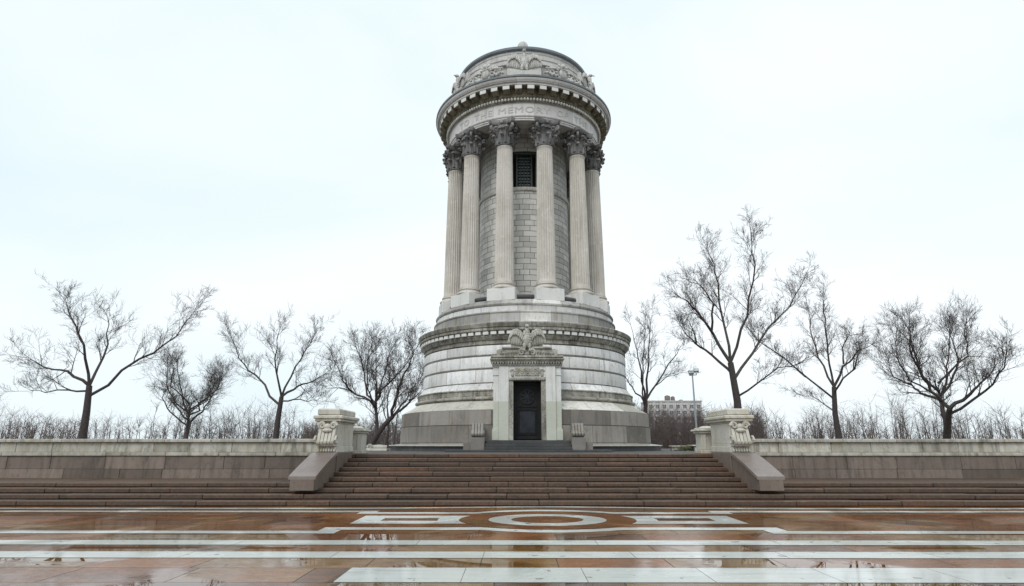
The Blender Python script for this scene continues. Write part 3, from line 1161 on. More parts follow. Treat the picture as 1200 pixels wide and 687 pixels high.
def trophy(mb, Mx):
    mb.box(-.62, .62, .02, .20, -.1, .75, Mx, b=.02)
    mb.blob((0, -.04, .40), (.20, .14, .33), Mx, 14, 8)
    mb.tube([Mx @ Vector((-.17, -.16, .62)), Mx @ Vector((0, -.20, .60)), Mx @ Vector((.17, -.16, .62))], [.03, .035, .03], 5)
    for q in (-.09, 0, .09):
        mb.tube([Mx @ Vector((q, -.17, .58)), Mx @ Vector((q, -.185, .36)), Mx @ Vector((q * .6, -.13, .14))], [.018, .022, .015], 5)
    for k in range(14):
        a = 2 * PI * k / 14
        mb.blob((.33 * math.cos(a), -.04, .38 + .42 * math.sin(a)), (.075, .08, .075), Mx, 6, 4)
    for s in (-1, 1):
        mb.leaf((s * .05, -.06, .80), (s * .26, -.04, 1.02), .15, .12, M=Mx)
        mb.spiral((s * .60, -.02, .30), (1 * s, 0, 0), (0, 0, 1), .20, .04, 1.3, .075, Mx, n=18)
        for q in range(6):
            mb.blob((s * (.42 + .10 * q), -.06, .08 + .05 * math.sin(q * 2.1)), (.09, .10, .085), Mx, 7, 5)
            mb.blob((s * (.40 + .09 * q), -.04, .60 - .035 * q), (.075, .09, .07), Mx, 6, 4)
    mb.blob((0, -.08, .92), (.11, .11, .16), Mx, 8, 6)


tp = MB()
trophy(tp, around(R(30), 4.80, 22.26) @ Matrix.Diagonal((1.4, 1.1, 1.0, 1)))
t0 = tp.build('carved_shield', M['carved'], mon, sharp=40)
for k in range(1, 6):
    t_ = copy_tree(t0, mon)
    t_.rotation_euler = (0, 0, R(60 * k))
tp = MB()                                               # small upright leaves along the cornice edge
for i in range(12):
    Mx = around(R(30 * i), 5.62, 21.52)
    if i % 2 == 0:
        continue
    mbz = .30
    tp.blob((0, 0, .12), (.16, .08, .22), Mx, 8, 6)
    for s in (-1, 0, 1):
        tp.leaf((s * .05, -.02, .05), (s * .16, -.02, .40 - abs(s) * .08), .12, .10, M=Mx)
tp.build('cornice_leaves', M['carved'], ent, sharp=40)

# ------------------------------------------------------------------ portal
YF = -7.42
por = MB()
for s in (-1, 1):
    def bx(xa, xb, y0, y1, z0, z1, b=.01, mb=por):
        mb.box(min(s * xa, s * xb), max(s * xa, s * xb), y0, y1, z0, z1, b=b)
    bx(.90, 1.38, YF, -6.0, .52, 4.06)
    bx(1.382, 1.65, YF + .10, -6.0, .52, 3.60)               # outer pilaster
    bx(1.37, 1.70, YF + .03, -6.02, .52, 1.00, .02)          # its base
    bx(1.365, 1.69, YF + .055, -6.01, 1.00, 1.06, .01)
    bx(1.36, 1.68, YF + .06, -6.02, 3.60, 3.66, .01)         # its capital
    bx(1.37, 1.66, YF + .08, -6.03, 3.66, 3.98, .02)
    bx(1.355, 1.69, YF + .03, -6.04, 3.98, 4.06, .02)
por.box(-.898, .898, YF + .02, -6.0, 3.50, 4.06, b=.01)
pd = por.build('portal', M['portal'], mon)
por = MB()
por.box(-1.72, 1.72, YF - .06, -6.0, 4.062, 4.14, b=.015)
por.box(-1.76, 1.76, YF - .12, -6.01, 4.24, 4.33, b=.02)
por.box(-1.82, 1.82, YF - .20, -6.02, 4.332, 4.43, b=.025)
por.box(-1.78, 1.78, YF - .24, -6.03, 4.432, 4.54, b=.03)
for k in range(27):
    x = -1.69 + k * .13
    por.box(x - .04, x + .04, YF - .13, YF + .1, 4.15, 4.235, b=.006)
por.box(-1.66, 1.66, YF + .02, -6.04, 4.141, 4.241)
por.build('portal_cornice', M['dirty'], pd)
por = MB()                                               # carved jambs and lintel
for s in (-1, 1):
    por.box(min(s * .68, s * .898), max(s * .68, s * .898), YF + .05, -6.3, .52, 3.36, b=.012)
    for k in range(22):
        z = 1.15 + k * .10
        por.blob((s * (.79 + .035 * math.sin(k * 2.2)), YF + .05, z), (.055, .035, .05), None, 6, 4)
        por.blob((s * (.79 - .045 * math.sin(k * 2.2)), YF + .05, z + .05), (.03, .03, .035), None, 6, 4)
por.box(-.90, .90, YF - .03, -6.3, 3.36, 3.50, b=.015)
for k in range(18):
    por.blob((-.83 + k * .0975, YF - .03, 3.43), (.042, .03, .04), None, 6, 4)
por.box(-.60, .60, YF - .012, YF + .2, 3.56, 3.98, b=.01)
for k in range(9):
    x = -.52 + k * .13
    por.spiral((x, YF - .02, 3.77 + .06 * (k % 2)), (1, 0, 0), (0, 0, 1 if k % 2 else -1), .085, .02, 1.2, .028, None, sides=5, n=14)
    por.blob((x, YF - .015, 3.63), (.05, .04, .045), None, 6, 4)
for s in (-1, 1):
    por.spiral((s * .72, YF + .01, 3.80), (s, 0, 0), (0, 0, 1), .10, .02, 1.3, .045, None, n=16)
    por.leaf((s * .72, YF + .0, 3.78), (s * .72, YF - .02, 3.52), .16, .10)
por.build('carved_surround', M['dirty'], pd, sharp=40)
por = MB()                                               # block with scrolls that carries the eagle
por.box(-1.42, 1.42, YF + .14, -6.0, 4.542, 4.92, b=.02)
por.box(-1.24, 1.24, YF + .06, -6.02, 4.922, 5.02, b=.02)
for s in (-1, 1):
    por.spiral((s * .26, YF - .02, 4.73), (-s, 0, 0), (0, 0, 1), .16, .03, 1.5, .07, None)
    for k in range(7):
        por.leaf((s * (.42 + .12 * k), YF + .08, 4.60), (s * (.56 + .13 * k), YF - .03, 4.82 - .02 * k), .12, .12)
        por.blob((s * (.45 + .13 * k), YF + .08, 4.62), (.09, .10, .08), None, 7, 5)
    por.box(min(s * 1.28, s * 1.5), max(s * 1.28, s * 1.5), YF + .02, -6.2, 4.544, 4.86, b=.03)
por.blob((0, YF - .02, 4.64), (.14, .14, .12))
por.build('scroll_block', M['dirty'], pd, sharp=40)
eg = MB()
eagle(eg, Matrix.Translation((0, YF + .22, 4.78)) @ Matrix.Diagonal((.90, .95, .79, 1)), panel=False)
eg.box(-.80, .80, YF + .26, -6.05, 4.90, 5.35, b=.04)
eg.build('portal_eagle', M['eagle'], pd, sharp=40)

# door
YD = -6.82
dr = MB()
DH = 2.775
dr.box(-.68, -.52, YD, YD + .12, .57, 3.355, b=.008)
dr.box(.52, .68, YD, YD + .12, .57, 3.355, b=.008)
dr.box(-.519, .519, YD + .004, YD + .12, 3.16, 3.355, b=.008)
dr.box(-.519, .519, YD + .004, YD + .12, .57, .72, b=.008)
dr.box(-.519, .519, YD + .05, YD + .10, .72, 3.16)
dr.box(-.46, .46, YD + .012, YD + .05, 2.10, 2.17, b=.006)
dr.box(-.46, .46, YD + .012, YD + .05, 1.93, 1.99, b=.006)
dr.box(-.46, -.40, YD + .012, YD + .05, .78, 1.928, b=.006)
dr.box(.40, .46, YD + .012, YD + .05, .78, 1.928, b=.006)
dr.box(-.398, .398, YD + .012, YD + .05, .78, .85, b=.006)
door = dr.build('door', M['bronze'], mon)
dr = MB()
dr.lathe([(.33, 0), (.33, .04), (.36, .04), (.37, 0)][::-1], 32)
for k in range(8):
    Mx = Matrix.Rotation(2 * PI * (k + .5) / 8, 4, 'Z')
    dr.prism([(.06, 0), (.34, 0), (.34, .035), (.06, .035)], -.028, .028, Mx)
dr.lathe([(.0, .055), (.07, .05), (.085, 0)], 16)
g = dr.build('rosette', M['bronze_panel'], door)
g.location = (0, YD + .035, 2.61)
g.rotation_euler = (PI / 2, 0, 0)
dr = MB()
dr.lathe([(.005, .012), (.355, .011)][::-1], 32)
g = dr.build('rosette_glass', M['black'], door, smooth=False)
g.location = (0, YD + .042, 2.61)
g.rotation_euler = (PI / 2, 0, 0)
dr = MB()
dr.box(-.38, .38, YD + .03, YD + .052, .87, 1.91, b=.01)
dr.build('panel', M['bronze_panel'], door)
dr = MB()
dr.box(-.24, .24, YD + .035, YD + .06, 2.01, 2.08)
dr.build('slot', M['black'], door, smooth=False)
dr = MB()
dr.box(-.70, .70, YD + .13, -6.2, .55, 3.36)
dr.build('door_reveal', M['black'], door, smooth=False)

# steps and consoles in front of the door
st = MB()
st.box(-3.7, 3.7, -9.35, -7.2, 0, .10, b=.015)
st.box(-1.98, 1.98, -8.85, -7.25, .10, .235, b=.015)
st.box(-1.97, 1.97, -8.45, -7.26, .235, .37, b=.015)
st.box(-1.96, 1.96, -8.05, -6.4, .37, .52, b=.015)
st.build('entrance_steps', M['dark_step'], mon)


def console(mb, x0, x1, y_back, z0, h, d):
    """scroll bracket: ribbed S-curve swelling into a big volute at the foot"""
    wd = x1 - x0
    nr = 4

    def outline(k_):
        pts = []
        for k in range(16):
            t = k / 15
            pts.append((y_back - d * k_ * (.70 + .06 * math.sin(PI * t) + .24 * t ** 2.2), z0 + h * (1 - .66 * t)))
        cy_, cz_ = y_back - d * k_ * .78, z0 + h * .26
        for k in range(14):
            a_ = PI * (.92 + .62 * (k + 1) / 14)
            pts.append((cy_ + d * k_ * .20 * math.cos(a_), cz_ + h * .24 * math.sin(a_)))
        pts += [(y_back, z0), (y_back, z0 + h)]
        return pts[::-1]
    for i in range(nr):
        a, b = x0 + wd * i / nr, x0 + wd * (i + 1) / nr
        g = wd / nr * .24
        mb.prism(outline(1.0), a, b - g)
        mb.prism(outline(.90), b - g, b)
    for x in (x0 - .01, x1 + .01):
        mb.spiral((x, y_back - d * .72, z0 + h * .26), (0, -1, 0), (0, 0, 1), h * .24, .02, 1.5, .035, None)


for s in (-1, 1):
    cn = MB()
    cn.box(min(s * 2.0, s * 2.62), max(s * 2.0, s * 2.62), -8.55, -7.2, .02, .64, b=.015)
    cn.box(min(s * 2.622, s * 2.98), max(s * 2.622, s * 2.98), -8.3, -7.2, .02, .45, b=.015)
    ob = cn.build('console_block', M['granite_plain'], mon)
    cn = MB()
    console(cn, min(s * 2.06, s * 2.60), max(s * 2.06, s * 2.60), -7.25, .64, .66, 1.1)
    cn.build('scroll', M['console'], ob, sharp=28)

# ------------------------------------------------------------------ stair pedestals, cheeks, piers
XI = 6.37


def mirror_box(mb, s, xa, xb, *r, b=.015):
    mb.box(min(s * xa, s * xb), max(s * xa, s * xb), *r, b=b)


for s, side in ((-1, 'left'), (1, 'right')):
    ped = thing('stair_pedestal', 'pale stone pedestal with scroll bracket and heavy cap on the %s of the broad steps' % side, 'pedestal', (0, 0, 0), 'pedestals flanking the broad steps')
    mb = MB()
    mirror_box(mb, s, XI, 7.12, -16.33, -14.42, -.92, .07)
    mb.build('foot', M['cheek'], ped)
    mb = MB()
    mirror_box(mb, s, XI + .015, 7.10, -16.36, -14.43, .07, .27, b=.02)
    mirror_box(mb, s, XI + .05, 7.05, -16.30, -14.45, .27, 1.02)
    mirror_box(mb, s, XI + .045, XI + .06, -16.10, -14.65, .36, .93, b=.004)
    mb.build('shaft', M['limestone'], ped)
    mb = MB()
    mirror_box(mb, s, XI + .02, 7.08, -16.36, -14.43, 1.0, 1.06, b=.02)
    mirror_box(mb, s, XI - .07, 7.18, -16.46, -14.32, 1.06, 1.14, b=.03)
    mirror_box(mb, s, XI - .11, 7.22, -16.50, -14.28, 1.142, 1.26, b=.03)
    mirror_box(mb, s, XI + .02, 7.12, -16.40, -14.38, 1.262, 1.48, b=.04)
    mb.build('cap', M['limestone'], ped)
    mb = MB()
    xa, xb = (XI + .06, 7.04) if s > 0 else (-7.04, -XI - .06)
    mid = (xa + xb) / 2
    for i in range(5):
        x0 = xa + .02 + (xb - xa - .04) * i / 5
        x1 = x0 + (xb - xa - .04) / 5 - .02
        pts = []
        for k in range(28):
            t = k / 27
            yy = -16.30 - (.08 + .05 * math.sin(t * PI) + .20 * t * t)
            pts.append((yy, .93 - .52 * t))
        for k in range(12):
            a_ = PI * .97 + k / 11 * PI * .6
            pts.append((-16.46 + .16 * math.cos(a_), .43 + .14 * math.sin(a_)))
        pts += [(-16.30, .29), (-16.30, .93)]
        mb.prism(pts[::-1], x0, x1)
    mb.box(xa, xb, -16.52, -16.3, .272, .32, b=.015)
    for sg in (-1, 1):
        mb.spiral((mid + sg * .19, -16.44, .93), (sg, 0, 0), (0, 0, 1), .11, .02, 1.4, .055, None, n=18)
    mb.blob((mid, -16.46, .90), (.12, .08, .10))
    mb.blob((mid, -16.48, .78), (.17, .08, .07))
    for sg in (-1, 1):
        mb.spiral((mid + sg * .335, -16.50, .46), (0, -1, 0), (0, 0, 1), .15, .02, 1.6, .035, None, n=22)
    for q in range(7):
        mb.leaf((xa + .05 + q * .085, -16.34, .27), (xa + .05 + q * .085, -16.42, .10), .085, .07)
    mb.build('scroll_bracket', M['limestone'], ped, sharp=28)

    ck = thing('stair_cheek', 'low brown granite ramp with grey coping descending in front of the %s pedestal' % side, 'stair wall', (0, 0, 0), 'granite ramps beside the broad steps')
    top = []
    for k in range(15):
        t = k / 14
        y = -16.42 - 2.0 * t
        z = .06 - .64 * (t ** 1.15)
        top.append((y, z))
    poly = [(-16.42, -.95)] + [(-18.42, -.95)] + [(y, z - .07) for y, z in top[::-1]]
    mb = MB()
    mb.prism(poly, *((XI + .02, 7.08) if s > 0 else (-7.08, -XI - .02)))
    mb.build('side_wall', M['cheek'], ck, sharp=20)
    mb = MB()
    poly = [(y, z - .068) for y, z in top] + [(y, z + .02) for y, z in top[::-1]]
    mb.prism(poly[::-1], *((XI - .02, 7.14) if s > 0 else (-7.14, -XI + .02)))
    mb.build('coping', M['coping'], ck, sharp=20)

    pier = thing('balustrade_pier', 'smaller pale stone pier standing just behind the %s stair pedestal' % side, 'pier', (0, 0, 0), 'stone piers at the head of the steps')
    mb = MB()
    mirror_box(mb, s, 6.16, 6.94, -13.98, -13.2, 0, .14, b=.02)
    mb.build('foot', M['limestone'], pier)
    mb = MB()
    mirror_box(mb, s, 6.22, 6.40, -13.94, -13.24, .14, .72)
    mirror_box(mb, s, 6.70, 6.88, -13.94, -13.24, .14, .72)
    mirror_box(mb, s, 6.401, 6.699, -13.88, -13.3, .14, .72)
    mb.build('shaft', M['limestone'], pier)
    mb = MB()
    mirror_box(mb, s, 6.15, 6.95, -14.0, -13.18, .722, .79, b=.02)
    mirror_box(mb, s, 6.08, 7.02, -14.06, -13.12, .792, .87, b=.025)
    mirror_box(mb, s, 6.18, 6.92, -13.96, -13.22, .872, .93, b=.03)
    x = s * 6.55
    mb.blob((x, -13.59, .92), (.30, .30, .08))
    mb.build('cap', M['limestone'], pier)

    # terrace edge beyond the pedestals
    wl = thing('terrace_wall', 'granite retaining wall with stone parapet running off to the %s of the steps' % side, 'wall', (0, 0, 0), 'terrace retaining walls')
    mb = MB()
    for r_, (za, zb) in enumerate(((-.93, -.50), (-.496, -.06))):
        x = 7.15
        while x < 24:
            L_ = rng.uniform(1.3, 2.4)
            mirror_box(mb, s, x + .005, min(24, x + L_) - .005, -15.0 + rng.uniform(-.006, .006), -14.5, za, zb, b=.012)
            mb.tone[-26:] = [min(.95, max(.05, rng.gauss(.5, .22)))] * 26
            mb.has_tone = True
            x += L_
    mb.build('retaining_face', M['wallstone'], wl)
    mb = MB()
    for (ya, yb, za, zb, lo_, hi_) in ((-15.05, -14.3, -.058, .06, 1.6, 2.2), (-14.85, -14.5, .06, .40, 1.2, 1.9), (-14.95, -14.4, .402, .52, 1.5, 2.1)):
        x = 7.2
        while x < 24:
            L_ = rng.uniform(lo_, hi_)
            d_ = rng.uniform(-.006, .006)
            mirror_box(mb, s, x + .004, min(24, x + L_) - .004, ya + d_, yb, za, zb + d_ * .5, b=.018)
            mb.tone[-26:] = [min(.95, max(.05, rng.gauss(.5, .2)))] * 26
            mb.has_tone = True
            x += L_
    mb.build('parapet', M['parapet'], wl)

    # low parapet at the far edge of the terrace
    far = thing('low_parapet', 'low mossy stone parapet on the terrace to the %s of the drum' % side, 'parapet', (0, 0, 0), 'low parapets at the back of the terrace')
    mb = MB()
    mirror_box(mb, s, 7.9, 22, -3.3, -2.9, .0, .20)
    for k in range(40):
        x = 8.0 + k * .35
        mirror_box(mb, s, x, x + .2, -3.35, -2.85, .02, .19, b=.02)
    mb.build('parapet_base', M['eagle'], far)
    mb = MB()
    mirror_box(mb, s, 7.85, 22.05, -3.4, -2.8, .202, .27, b=.02)
    mb.build('coping', M['limestone'], far)

blk = thing('stone_block', 'squat white stone block with flat cap on the low parapet right of the drum', 'block', (9.35, -3.9, 0))
mb = MB()
mb.box(-.50, .50, -.35, .45, 0, .24, b=.015)
mb.build('body', M['white_block'], blk)
mb = MB()
mb.box(-.66, .66, -.48, .48, .242, .31, b=.02)
mb.build('cap', M['limestone'], blk)
rs = thing('carved_stone_roll', 'pale carved stone scroll lying low between the left pier and the drum', 'stone scroll', (-8.05, -4.2, 0))
mb = MB()
mb.box(-.75, .75, -.25, .3, 0, .12, b=.02)
mb.build('slab', M['limestone'], rs)
mb = MB()
mb.tube([Vector((-.1, 0, .2)), Vector((.3, 0, .21)), Vector((.7, 0, .2))], [.10, .12, .09], 10)
mb.spiral((-.2, -.1, .2), (1, 0, 0), (0, 0, 1), .14, .03, 1.4, .05, None)
mb.build('roll', M['eagle'], rs)

# ------------------------------------------------------------------ trees
def grow(mb, p, d, L_, r, lvl, rg, sides, nc=(0, 3, 4, 5)):
    nseg = (2, 3, 3, 4)[min(3, lvl)]
    pts, rad = [p.copy()], [r]
    d = d.normalized()
    for i in range(nseg):
        d = (d + Vector((rg.gauss(0, .12), rg.gauss(0, .12), rg.gauss(0.05, .11)))).normalized()
        p = p + d * (L_ / nseg)
        pts.append(p.copy())
        rad.append(max(.005, r * (1 - .66 * (i + 1) / nseg)))
    mb.tube(pts, rad, sides, cap=False)
    if lvl <= 0:
        return
    n_ = nc[min(3, lvl)]
    for k in range(n_):
        t = .22 + .78 * (k + rg.random()) / n_
        f = t * nseg
        i = min(nseg - 1, int(f))
        q = pts[i].lerp(pts[i + 1], f - i)
        dd = (pts[i + 1] - pts[i]).normalized()
        ax = dd.cross(Vector((rg.gauss(0, 1), rg.gauss(0, 1), rg.gauss(0, 1))))
        if ax.length < 1e-4:
            continue
        nd = Matrix.Rotation(R(rg.uniform(22, 55)), 3, ax.normalized()) @ dd
        nd.z += .14
        grow(mb, q, nd, L_ * rg.uniform(.45, .70), max(.0065, rad[i] * .58), lvl - 1, rg, 3, nc)


def bare_tree(name, label, dist, trunk, limbs, seed, group='bare winter trees', dens=.55, size=1.0, cat='tree', thick=.8):
    """trunk = list of (px, py, r); limbs = lists of (px, py, depth shift); all become real points about the distance dist"""
    rg = random.Random(seed)
    pts = [spot(px, py, dist) for px, py, r in trunk]
    base = pts[0].copy()
    root = thing(name, label, cat, base, group)
    mb = MB()
    mb.tube([p - base for p in pts], [r * thick for *_, r in trunk], 10)
    mb.build('trunk', M['bark'], root, sharp=60)
    cr_ = MB()
    for lb in limbs:
        r0, r1 = lb[0][0] * thick, lb[0][1] * .62
        lp = [spot(px, py, dist + dz) - base for px, py, dz in lb[1]]
        fine_ = []
        for a, b in zip(lp, lp[1:]):                     # wander a little between the given points
            for k in range(3):
                t = k / 3
                j = .028 * (b - a).length
                fine_.append(a.lerp(b, t) + (Vector((rg.gauss(0, j), rg.gauss(0, j), rg.gauss(0, j))) if k else Vector()))
        fine_.append(lp[-1])
        m = len(fine_)
        rad = [r0 + (r1 - r0) * i / (m - 1) for i in range(m)]
        cr_.tube(fine_, rad, 6, cap=False)
        tot = sum((b - a).length for a, b in zip(fine_, fine_[1:]))
        cnt = int(tot / dens)
        for c in range(cnt):
            t = .22 + .78 * (c + rg.random()) / max(1, cnt)
            f = t * (m - 1)
            i = min(m - 2, int(f))
            q = fine_[i].lerp(fine_[i + 1], f - i)
            dd = (fine_[i + 1] - fine_[i]).normalized()
            ax = dd.cross(Vector((rg.gauss(0, 1), rg.gauss(0, 1), rg.gauss(0, 1)))).normalized()
            nd = Matrix.Rotation(R(rg.uniform(22, 60)), 3, ax) @ dd
            nd.z += .22
            grow(cr_, q, nd, size * rg.uniform(.8, 2.0) * (1.2 - .42 * t), min(.042, max(.018, rad[i] * .40)), 3, rg, 4)
        grow(cr_, fine_[-1], fine_[-1] - fine_[-2], size * 1.3, r1, 3, rg, 4)
    cr_.build('crown', M['twig'], root, smooth=False)
    return root


def Z2(u, v):
    return 370 + u / 4.738, 385 + v / 4.738


def lim(r0, r1, pts, f=Z2):
    out = []
    for p in pts:
        x, y = f(p[0], p[1])
        out.append((x, y, p[2] if len(p) > 2 else 0))
    return ((r0, r1), out)


tl = [(*Z2(u, v), r) for u, v, r in ((296, 672, .36), (318, 630, .30), (340, 592, .27), (385, 532, .23), (430, 487, .19))]
bare_tree('bare_tree', 'dark leaning bare tree between the left pedestal and the drum, forked near the ground', 45, tl, [
    lim(.16, .03, [(430, 487), (500, 430, 1), (545, 385, 1.5), (582, 350, 2)]),
    lim(.15, .025, [(425, 490), (440, 400, -1), (475, 290, -1.5), (530, 170, -2), (552, 100, -2)]),
    lim(.12, .025, [(400, 515), (480, 420, 2), (540, 330, 3), (590, 265, 3)]),
    lim(.20, .15, [(340, 592), (338, 500, 0), (335, 440, 0)]),
    lim(.13, .025, [(335, 440), (300, 400, -1), (200, 350, -1), (150, 290, -2), (120, 190, -2)]),
    lim(.13, .025, [(335, 440), (340, 370, .5), (335, 250, 1), (330, 100, 1.5)]),
    lim(.12, .025, [(335, 420), (285, 370, 1), (270, 250, 2), (250, 165, 2), (222, 100, 2)]),
    lim(.12, .025, [(338, 400), (375, 330, -1), (440, 270, -1.5), (500, 200, -2), (560, 110, -2)]),
    lim(.09, .02, [(320, 425), (285, 330, -1.5), (285, 200, -2), (296, 105, -2)]),
    lim(.09, .02, [(345, 360), (385, 250, 2), (400, 170, 2), (420, 100, 2)]),
    lim(.07, .02, [(200, 350, -1), (140, 330, -1), (85, 330, -1)]),
], 5, dens=.36)
bare_tree('bare_tree', 'thin bare tree with crossing stems close behind the left side of the drum', 56, [(*Z2(388, 665), .16), (*Z2(405, 560), .13), (*Z2(400, 470), .10)], [
    lim(.09, .02, [(400, 470), (395, 380, 0), (430, 300, 1), (440, 200, 1)]),
    lim(.09, .02, [(402, 520), (440, 450, 0), (455, 360, 0), (490, 280, 1)]),
    lim(.10, .02, [(430, 665), (445, 560, 0), (460, 450, 1), (480, 380, 1)]),
    lim(.08, .02, [(404, 540), (375, 450, -1), (360, 380, -1)]),
], 9, dens=.6)


def Z8(u, v):
    return 710 + u / 2.75, 290 + v / 2.75


bare_tree('bare_tree', 'slender bare tree with upright forked stems close to the right side of the drum', 50, [(*Z8(126, 650), .30), (*Z8(127, 545), .25), (*Z8(129, 495), .22)], [
    lim(.15, .02, [(130, 495), (135, 400), (140, 300, 1), (150, 212, 1)], Z8),
    lim(.13, .02, [(126, 500), (115, 400, -1), (100, 330, -1), (80, 250, -1)], Z8),
    lim(.13, .02, [(131, 490), (170, 430, 1), (215, 360, 1), (245, 312, 1)], Z8),
    lim(.11, .02, [(124, 500), (85, 450, 2), (60, 415, 2), (40, 360, 2)], Z8),
    lim(.10, .02, [(124, 510), (120, 400, -1), (123, 290, -1), (128, 235, -1)], Z8),
    lim(.07, .02, [(150, 455, 1), (190, 420, 0), (235, 408, 0)], Z8),
], 21, dens=.85, size=.85, thick=.72)
bare_tree('bare_tree', 'large bare tree at the right whose long limbs reach over the lamp post', 40, [(868, 526, .42), (864, 470, .34), (856, 425, .28)], [
    ((.17, .03), [(856, 425, 0), (836, 392, 0), (826, 377, -1), (814, 362, -1), (804, 352, -2), (796, 348, -2)]),
    ((.15, .03), [(860, 440, 0), (834, 416, 1), (814, 402, 1), (804, 392, 2), (798, 382, 2)]),
    ((.15, .025), [(856, 425, 0), (846, 370, 1), (838, 320, 1), (826, 285, 2)]),
    ((.12, .02), [(834, 388, 0), (836, 356, -1), (824, 338, -1), (814, 328, -2)]),
    ((.15, .025), [(856, 425, 0), (876, 370, -1), (885, 310, -2), (880, 270, -2)]),
    ((.15, .025), [(860, 445, 0), (890, 400, 2), (925, 360, 3), (945, 320, 3)]),
    ((.10, .02), [(816, 403, 1), (812, 386, 1), (806, 374, 2)]),
    ((.10, .02), [(864, 465, 0), (900, 440, -2), (945, 420, -3)]),
], 33, dens=.45, size=.92, thick=.72)
bare_tree('bare_tree', 'bare tree at the far left behind the parapet, its twigs reaching towards the stair pedestal', 50, [(322, 524, .34), (326, 490, .28), (330, 465, .23)], [
    ((.14, .02), [(330, 465, 0), (350, 452, 0), (368, 446, -1), (384, 436, -1)]),
    ((.13, .02), [(330, 465, 0), (346, 430, 1), (362, 405, 1), (372, 388, 1)]),
    ((.13, .02), [(330, 465, 0), (322, 420, -1), (328, 385, -2)]),
    ((.13, .02), [(328, 475, 0), (300, 440, 1), (280, 420, 2), (268, 390, 2)]),
    ((.10, .02), [(330, 470, 0), (352, 468, -1), (374, 470, -1)]),
], 41, dens=.5)
for k, (px, dist, sc, rz, lab) in enumerate(((215, 62, 1.05, 1.9, 'bare tree left of the twiggy tree beyond the left parapet'), (95, 47, 1.15, 3.6, 'bare tree farthest left above the left parapet'),
                                             (985, 58, 1.0, 2.6, 'bare tree right of the large overhanging tree beyond the right parapet'), (1110, 48, 1.2, 4.4, 'bare tree farthest right above the right parapet'))):
    src = [o for o in bpy.data.objects if o.parent is None and o.name.startswith('bare_tree')][(0, 4, 3, 0)[k]]
    c = copy_tree(src)
    c["label"] = lab
    c.location = spot(px, 524, dist)
    c.rotation_euler = (0, 0, rz)
    c.scale = (sc, sc, sc)

# far woodland: one mass of thin stems
rg = random.Random(77)
wd = MB()
for i in range(2700):
    y = rg.uniform(26, 60)
    near = rg.random() < .36
    if near:
        x = rg.uniform(13, 34) * (y + 36) / 84 if rg.random() < .68 else rg.uniform(-30, -15) * (y + 36) / 84
    else:
        x = rg.uniform(-85, 85)
        if -16 < x < 12:
            continue
    h = rg.uniform(2.4, 4.7) if x > 0 or x < -32 else rg.uniform(1.6, 3.6)
    if not near:
        wv = math.sin(x * .23) * math.sin(x * .071 + 1) + .5 * math.sin(x * .61 + y * .2)
        if wv < -.35:
            continue
        h *= .85 + .45 * max(-.6, wv)
    p = Vector((x, y, -.4))
    lean = Vector((rg.gauss(0, .12), rg.gauss(0, .12), 1))
    pts = [p + lean * (h * t) + Vector((rg.gauss(0, .05), 0, 0)) for t in (0, .4, .75, 1)]
    wd.tube(pts, [.05, .035, .022, .01], 3, cap=False)
    for k in range(16):
        t = rg.uniform(.05, 1)
        q = p + lean * (h * t)
        d = Vector((rg.gauss(0, .8), rg.gauss(0, .5), rg.uniform(.3, 1.1)))
        grow(wd, q, d, h * rg.uniform(.14, .36), .018, 1, rg, 3)
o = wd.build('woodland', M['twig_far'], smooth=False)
o["kind"] = "stuff"

bush = thing('low_bush', 'small evergreen bush by the low parapet right beside the drum', 'bush', (8.45, -3.9, 0))
mb = MB()
rg = random.Random(3)
for i in range(420):
    a, r_ = rg.uniform(0, 2 * PI), rg.random() ** .5
    p = Vector((.42 * r_ * math.cos(a), .3 * r_ * math.sin(a), rg.uniform(.02, .34) * (1 - .4 * r_)))
    u = Vector((rg.gauss(0, 1), rg.gauss(0, 1), rg.gauss(0, 1))).normalized() * .045
    v = u.orthogonal().normalized() * .022
    mb.add([p - u, p + v, p + u, p - v], [(0, 1, 2, 3)])
mb.build('leaves', M['bush'], bush, smooth=False)
mb = MB()
for i in range(9):
    a = i * .7
    mb.tube([Vector((0, 0, 0)), Vector((.2 * math.cos(a), .15 * math.sin(a), .15)), Vector((.35 * math.cos(a), .25 * math.sin(a), .22))], [.02, .012, .006], 4)
mb.build('stems', M['twig'], bush)

# ------------------------------------------------------------------ lamp post
base = spot(817.8, 523, 60)
lp = thing('floodlight_pole', 'tall grey steel pole carrying twin floodlights beyond the right pier', 'lamp post', base)
H_ = spot(813.6, 440, 60).z - base.z
mb = MB()
mb.tube([Vector((0, 0, 0)), Vector((0, 0, .5)), Vector((0, 0, .52)), Vector((0, 0, H_))], [.16, .16, .11, .075], 10)
mb.build('pole', M['metal'], lp)
mb = MB()
mb.tube([Vector((-.32, 0, H_)), Vector((.42, 0, H_ + .05))], [.05, .05], 6)
mb.tube([Vector((.42, 0, H_ + .05)), Vector((.42, 0, H_ + .35))], [.04, .04], 6)
mb.build('bracket', M['metal'], lp)
for dx, dz, rz in ((-.12, .30, .35), (.40, .52, -.2)):
    Mx = Matrix.Translation((dx, -.05, H_ + dz)) @ Matrix.Rotation(rz, 4, 'Z') @ Matrix.Rotation(R(-25), 4, 'X')
    mb = MB()
    mb.box(-.26, .26, -.12, .16, -.20, .20, Mx, b=.03)
    mb.box(-.05, .05, -.02, .06, -.34, -.2, Mx)
    fl = mb.build('floodlight', M['metal'], lp)
    mb = MB()
    mb.box(-.22, .22, -.126, -.118, -.16, .16, Mx)
    mb.build('lens', M['glass'], fl, smooth=False)

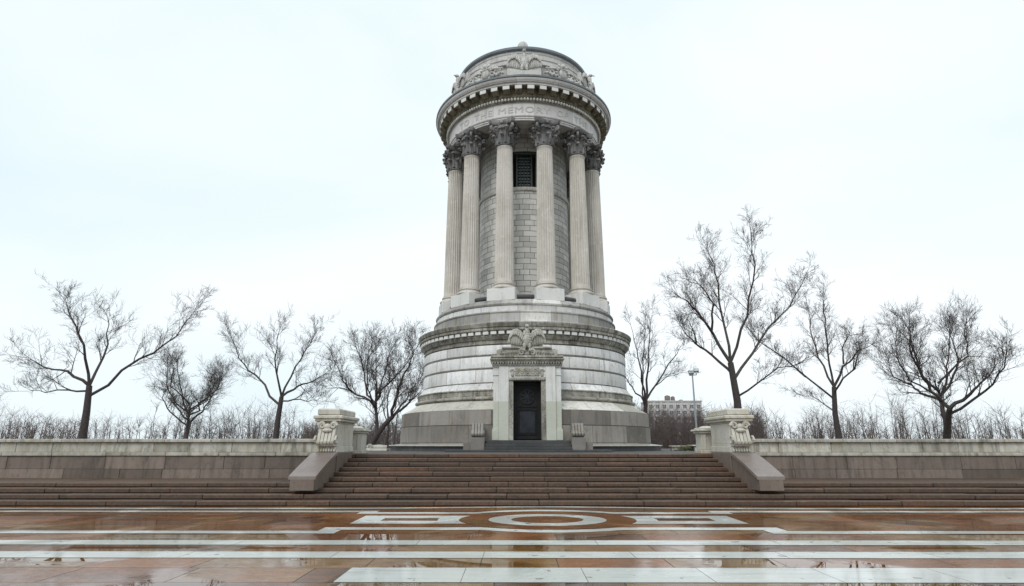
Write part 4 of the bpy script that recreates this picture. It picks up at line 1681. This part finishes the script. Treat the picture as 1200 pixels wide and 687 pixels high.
# ------------------------------------------------------------------ apartment block far right
Zb = 320
xl, xr = spot(760, 500, Zb).x, spot(824.5, 500, Zb).x
zt = spot(795, 470.8, Zb).z
yb = CAM.y + Zb
bd = thing('apartment_block', 'pale flat roofed apartment block with rows of windows and roof tanks beyond the bare woods', 'building', ((xl + xr) / 2, yb, -4))
W2, HT = (xr - xl) / 2, zt + 4
nb, nfl = 8, 7
bw = 2 * W2 / nb
fh = 3.15
mb = MB()
mb.box(-W2, W2, .5, 16, 0, HT)
mb.build('wall', M['facade'], bd, smooth=False)
mb = MB()
for i in range(nb + 1):
    x = -W2 + bw * i
    mb.box(max(-W2, x - .85), min(W2, x + .85), 0, .5, 0, HT - .003)
for k in range(nfl + 1):
    z = HT - 1.2 - k * fh
    for i in range(nb):
        x = -W2 + bw * i
        mb.box(x + .85, x + bw - .85, .08, .5, max(0, z - .55), z + .75)
mb.build('piers', M['facade'], bd, smooth=False)
mb = MB()
mb.box(-W2 - .25, W2 + .25, -.3, 16.2, HT, HT + .6)
pf = mb.build('roof', M['facade'], bd, smooth=False)
for k in range(nfl):
    z1 = HT - 1.2 - k * fh - .55
    for i in range(nb):
        if z1 - 1.85 < 1:
            continue
        x = -W2 + bw * (i + .5)
        mb = MB()
        mb.box(-.06 + x, .06 + x, .34, .42, z1 - 1.85, z1)
        mb.box(x - bw / 2 + .85, x + bw / 2 - .85, .345, .41, z1 - .95, z1 - .87)
        wn = mb.build('window', M['facade'], bd, smooth=False)
        mb = MB()
        mb.box(x - bw / 2 + .85, x + bw / 2 - .85, .42, .48, z1 - 1.85, z1)
        mb.build('pane', M['winglass'], wn, smooth=False)
for x, r_, h in ((spot(785.6, 470, Zb).x, 1.55, 2.7), (spot(792, 470, Zb).x, 1.15, 2.2)):
    x -= (xl + xr) / 2
    mb = MB()
    mb.lathe([(r_ * .9, HT + .6), (r_, HT + .9), (r_, HT + .6 + h), (r_ * .9, HT + .7 + h), (.05, HT + 1.3 + h)], 14, centre=(x, 6))
    mb.build('water_tank', M['tank'], bd)
mb = MB()
x = spot(801.5, 470, Zb).x - (xl + xr) / 2
mb.lathe([(1.4, HT + .6), (1.35, HT + 1.0), (.9, HT + 1.4), (.05, HT + 1.55)], 14, centre=(x, 6))
mb.build('roof_vent', M['tank'], bd)
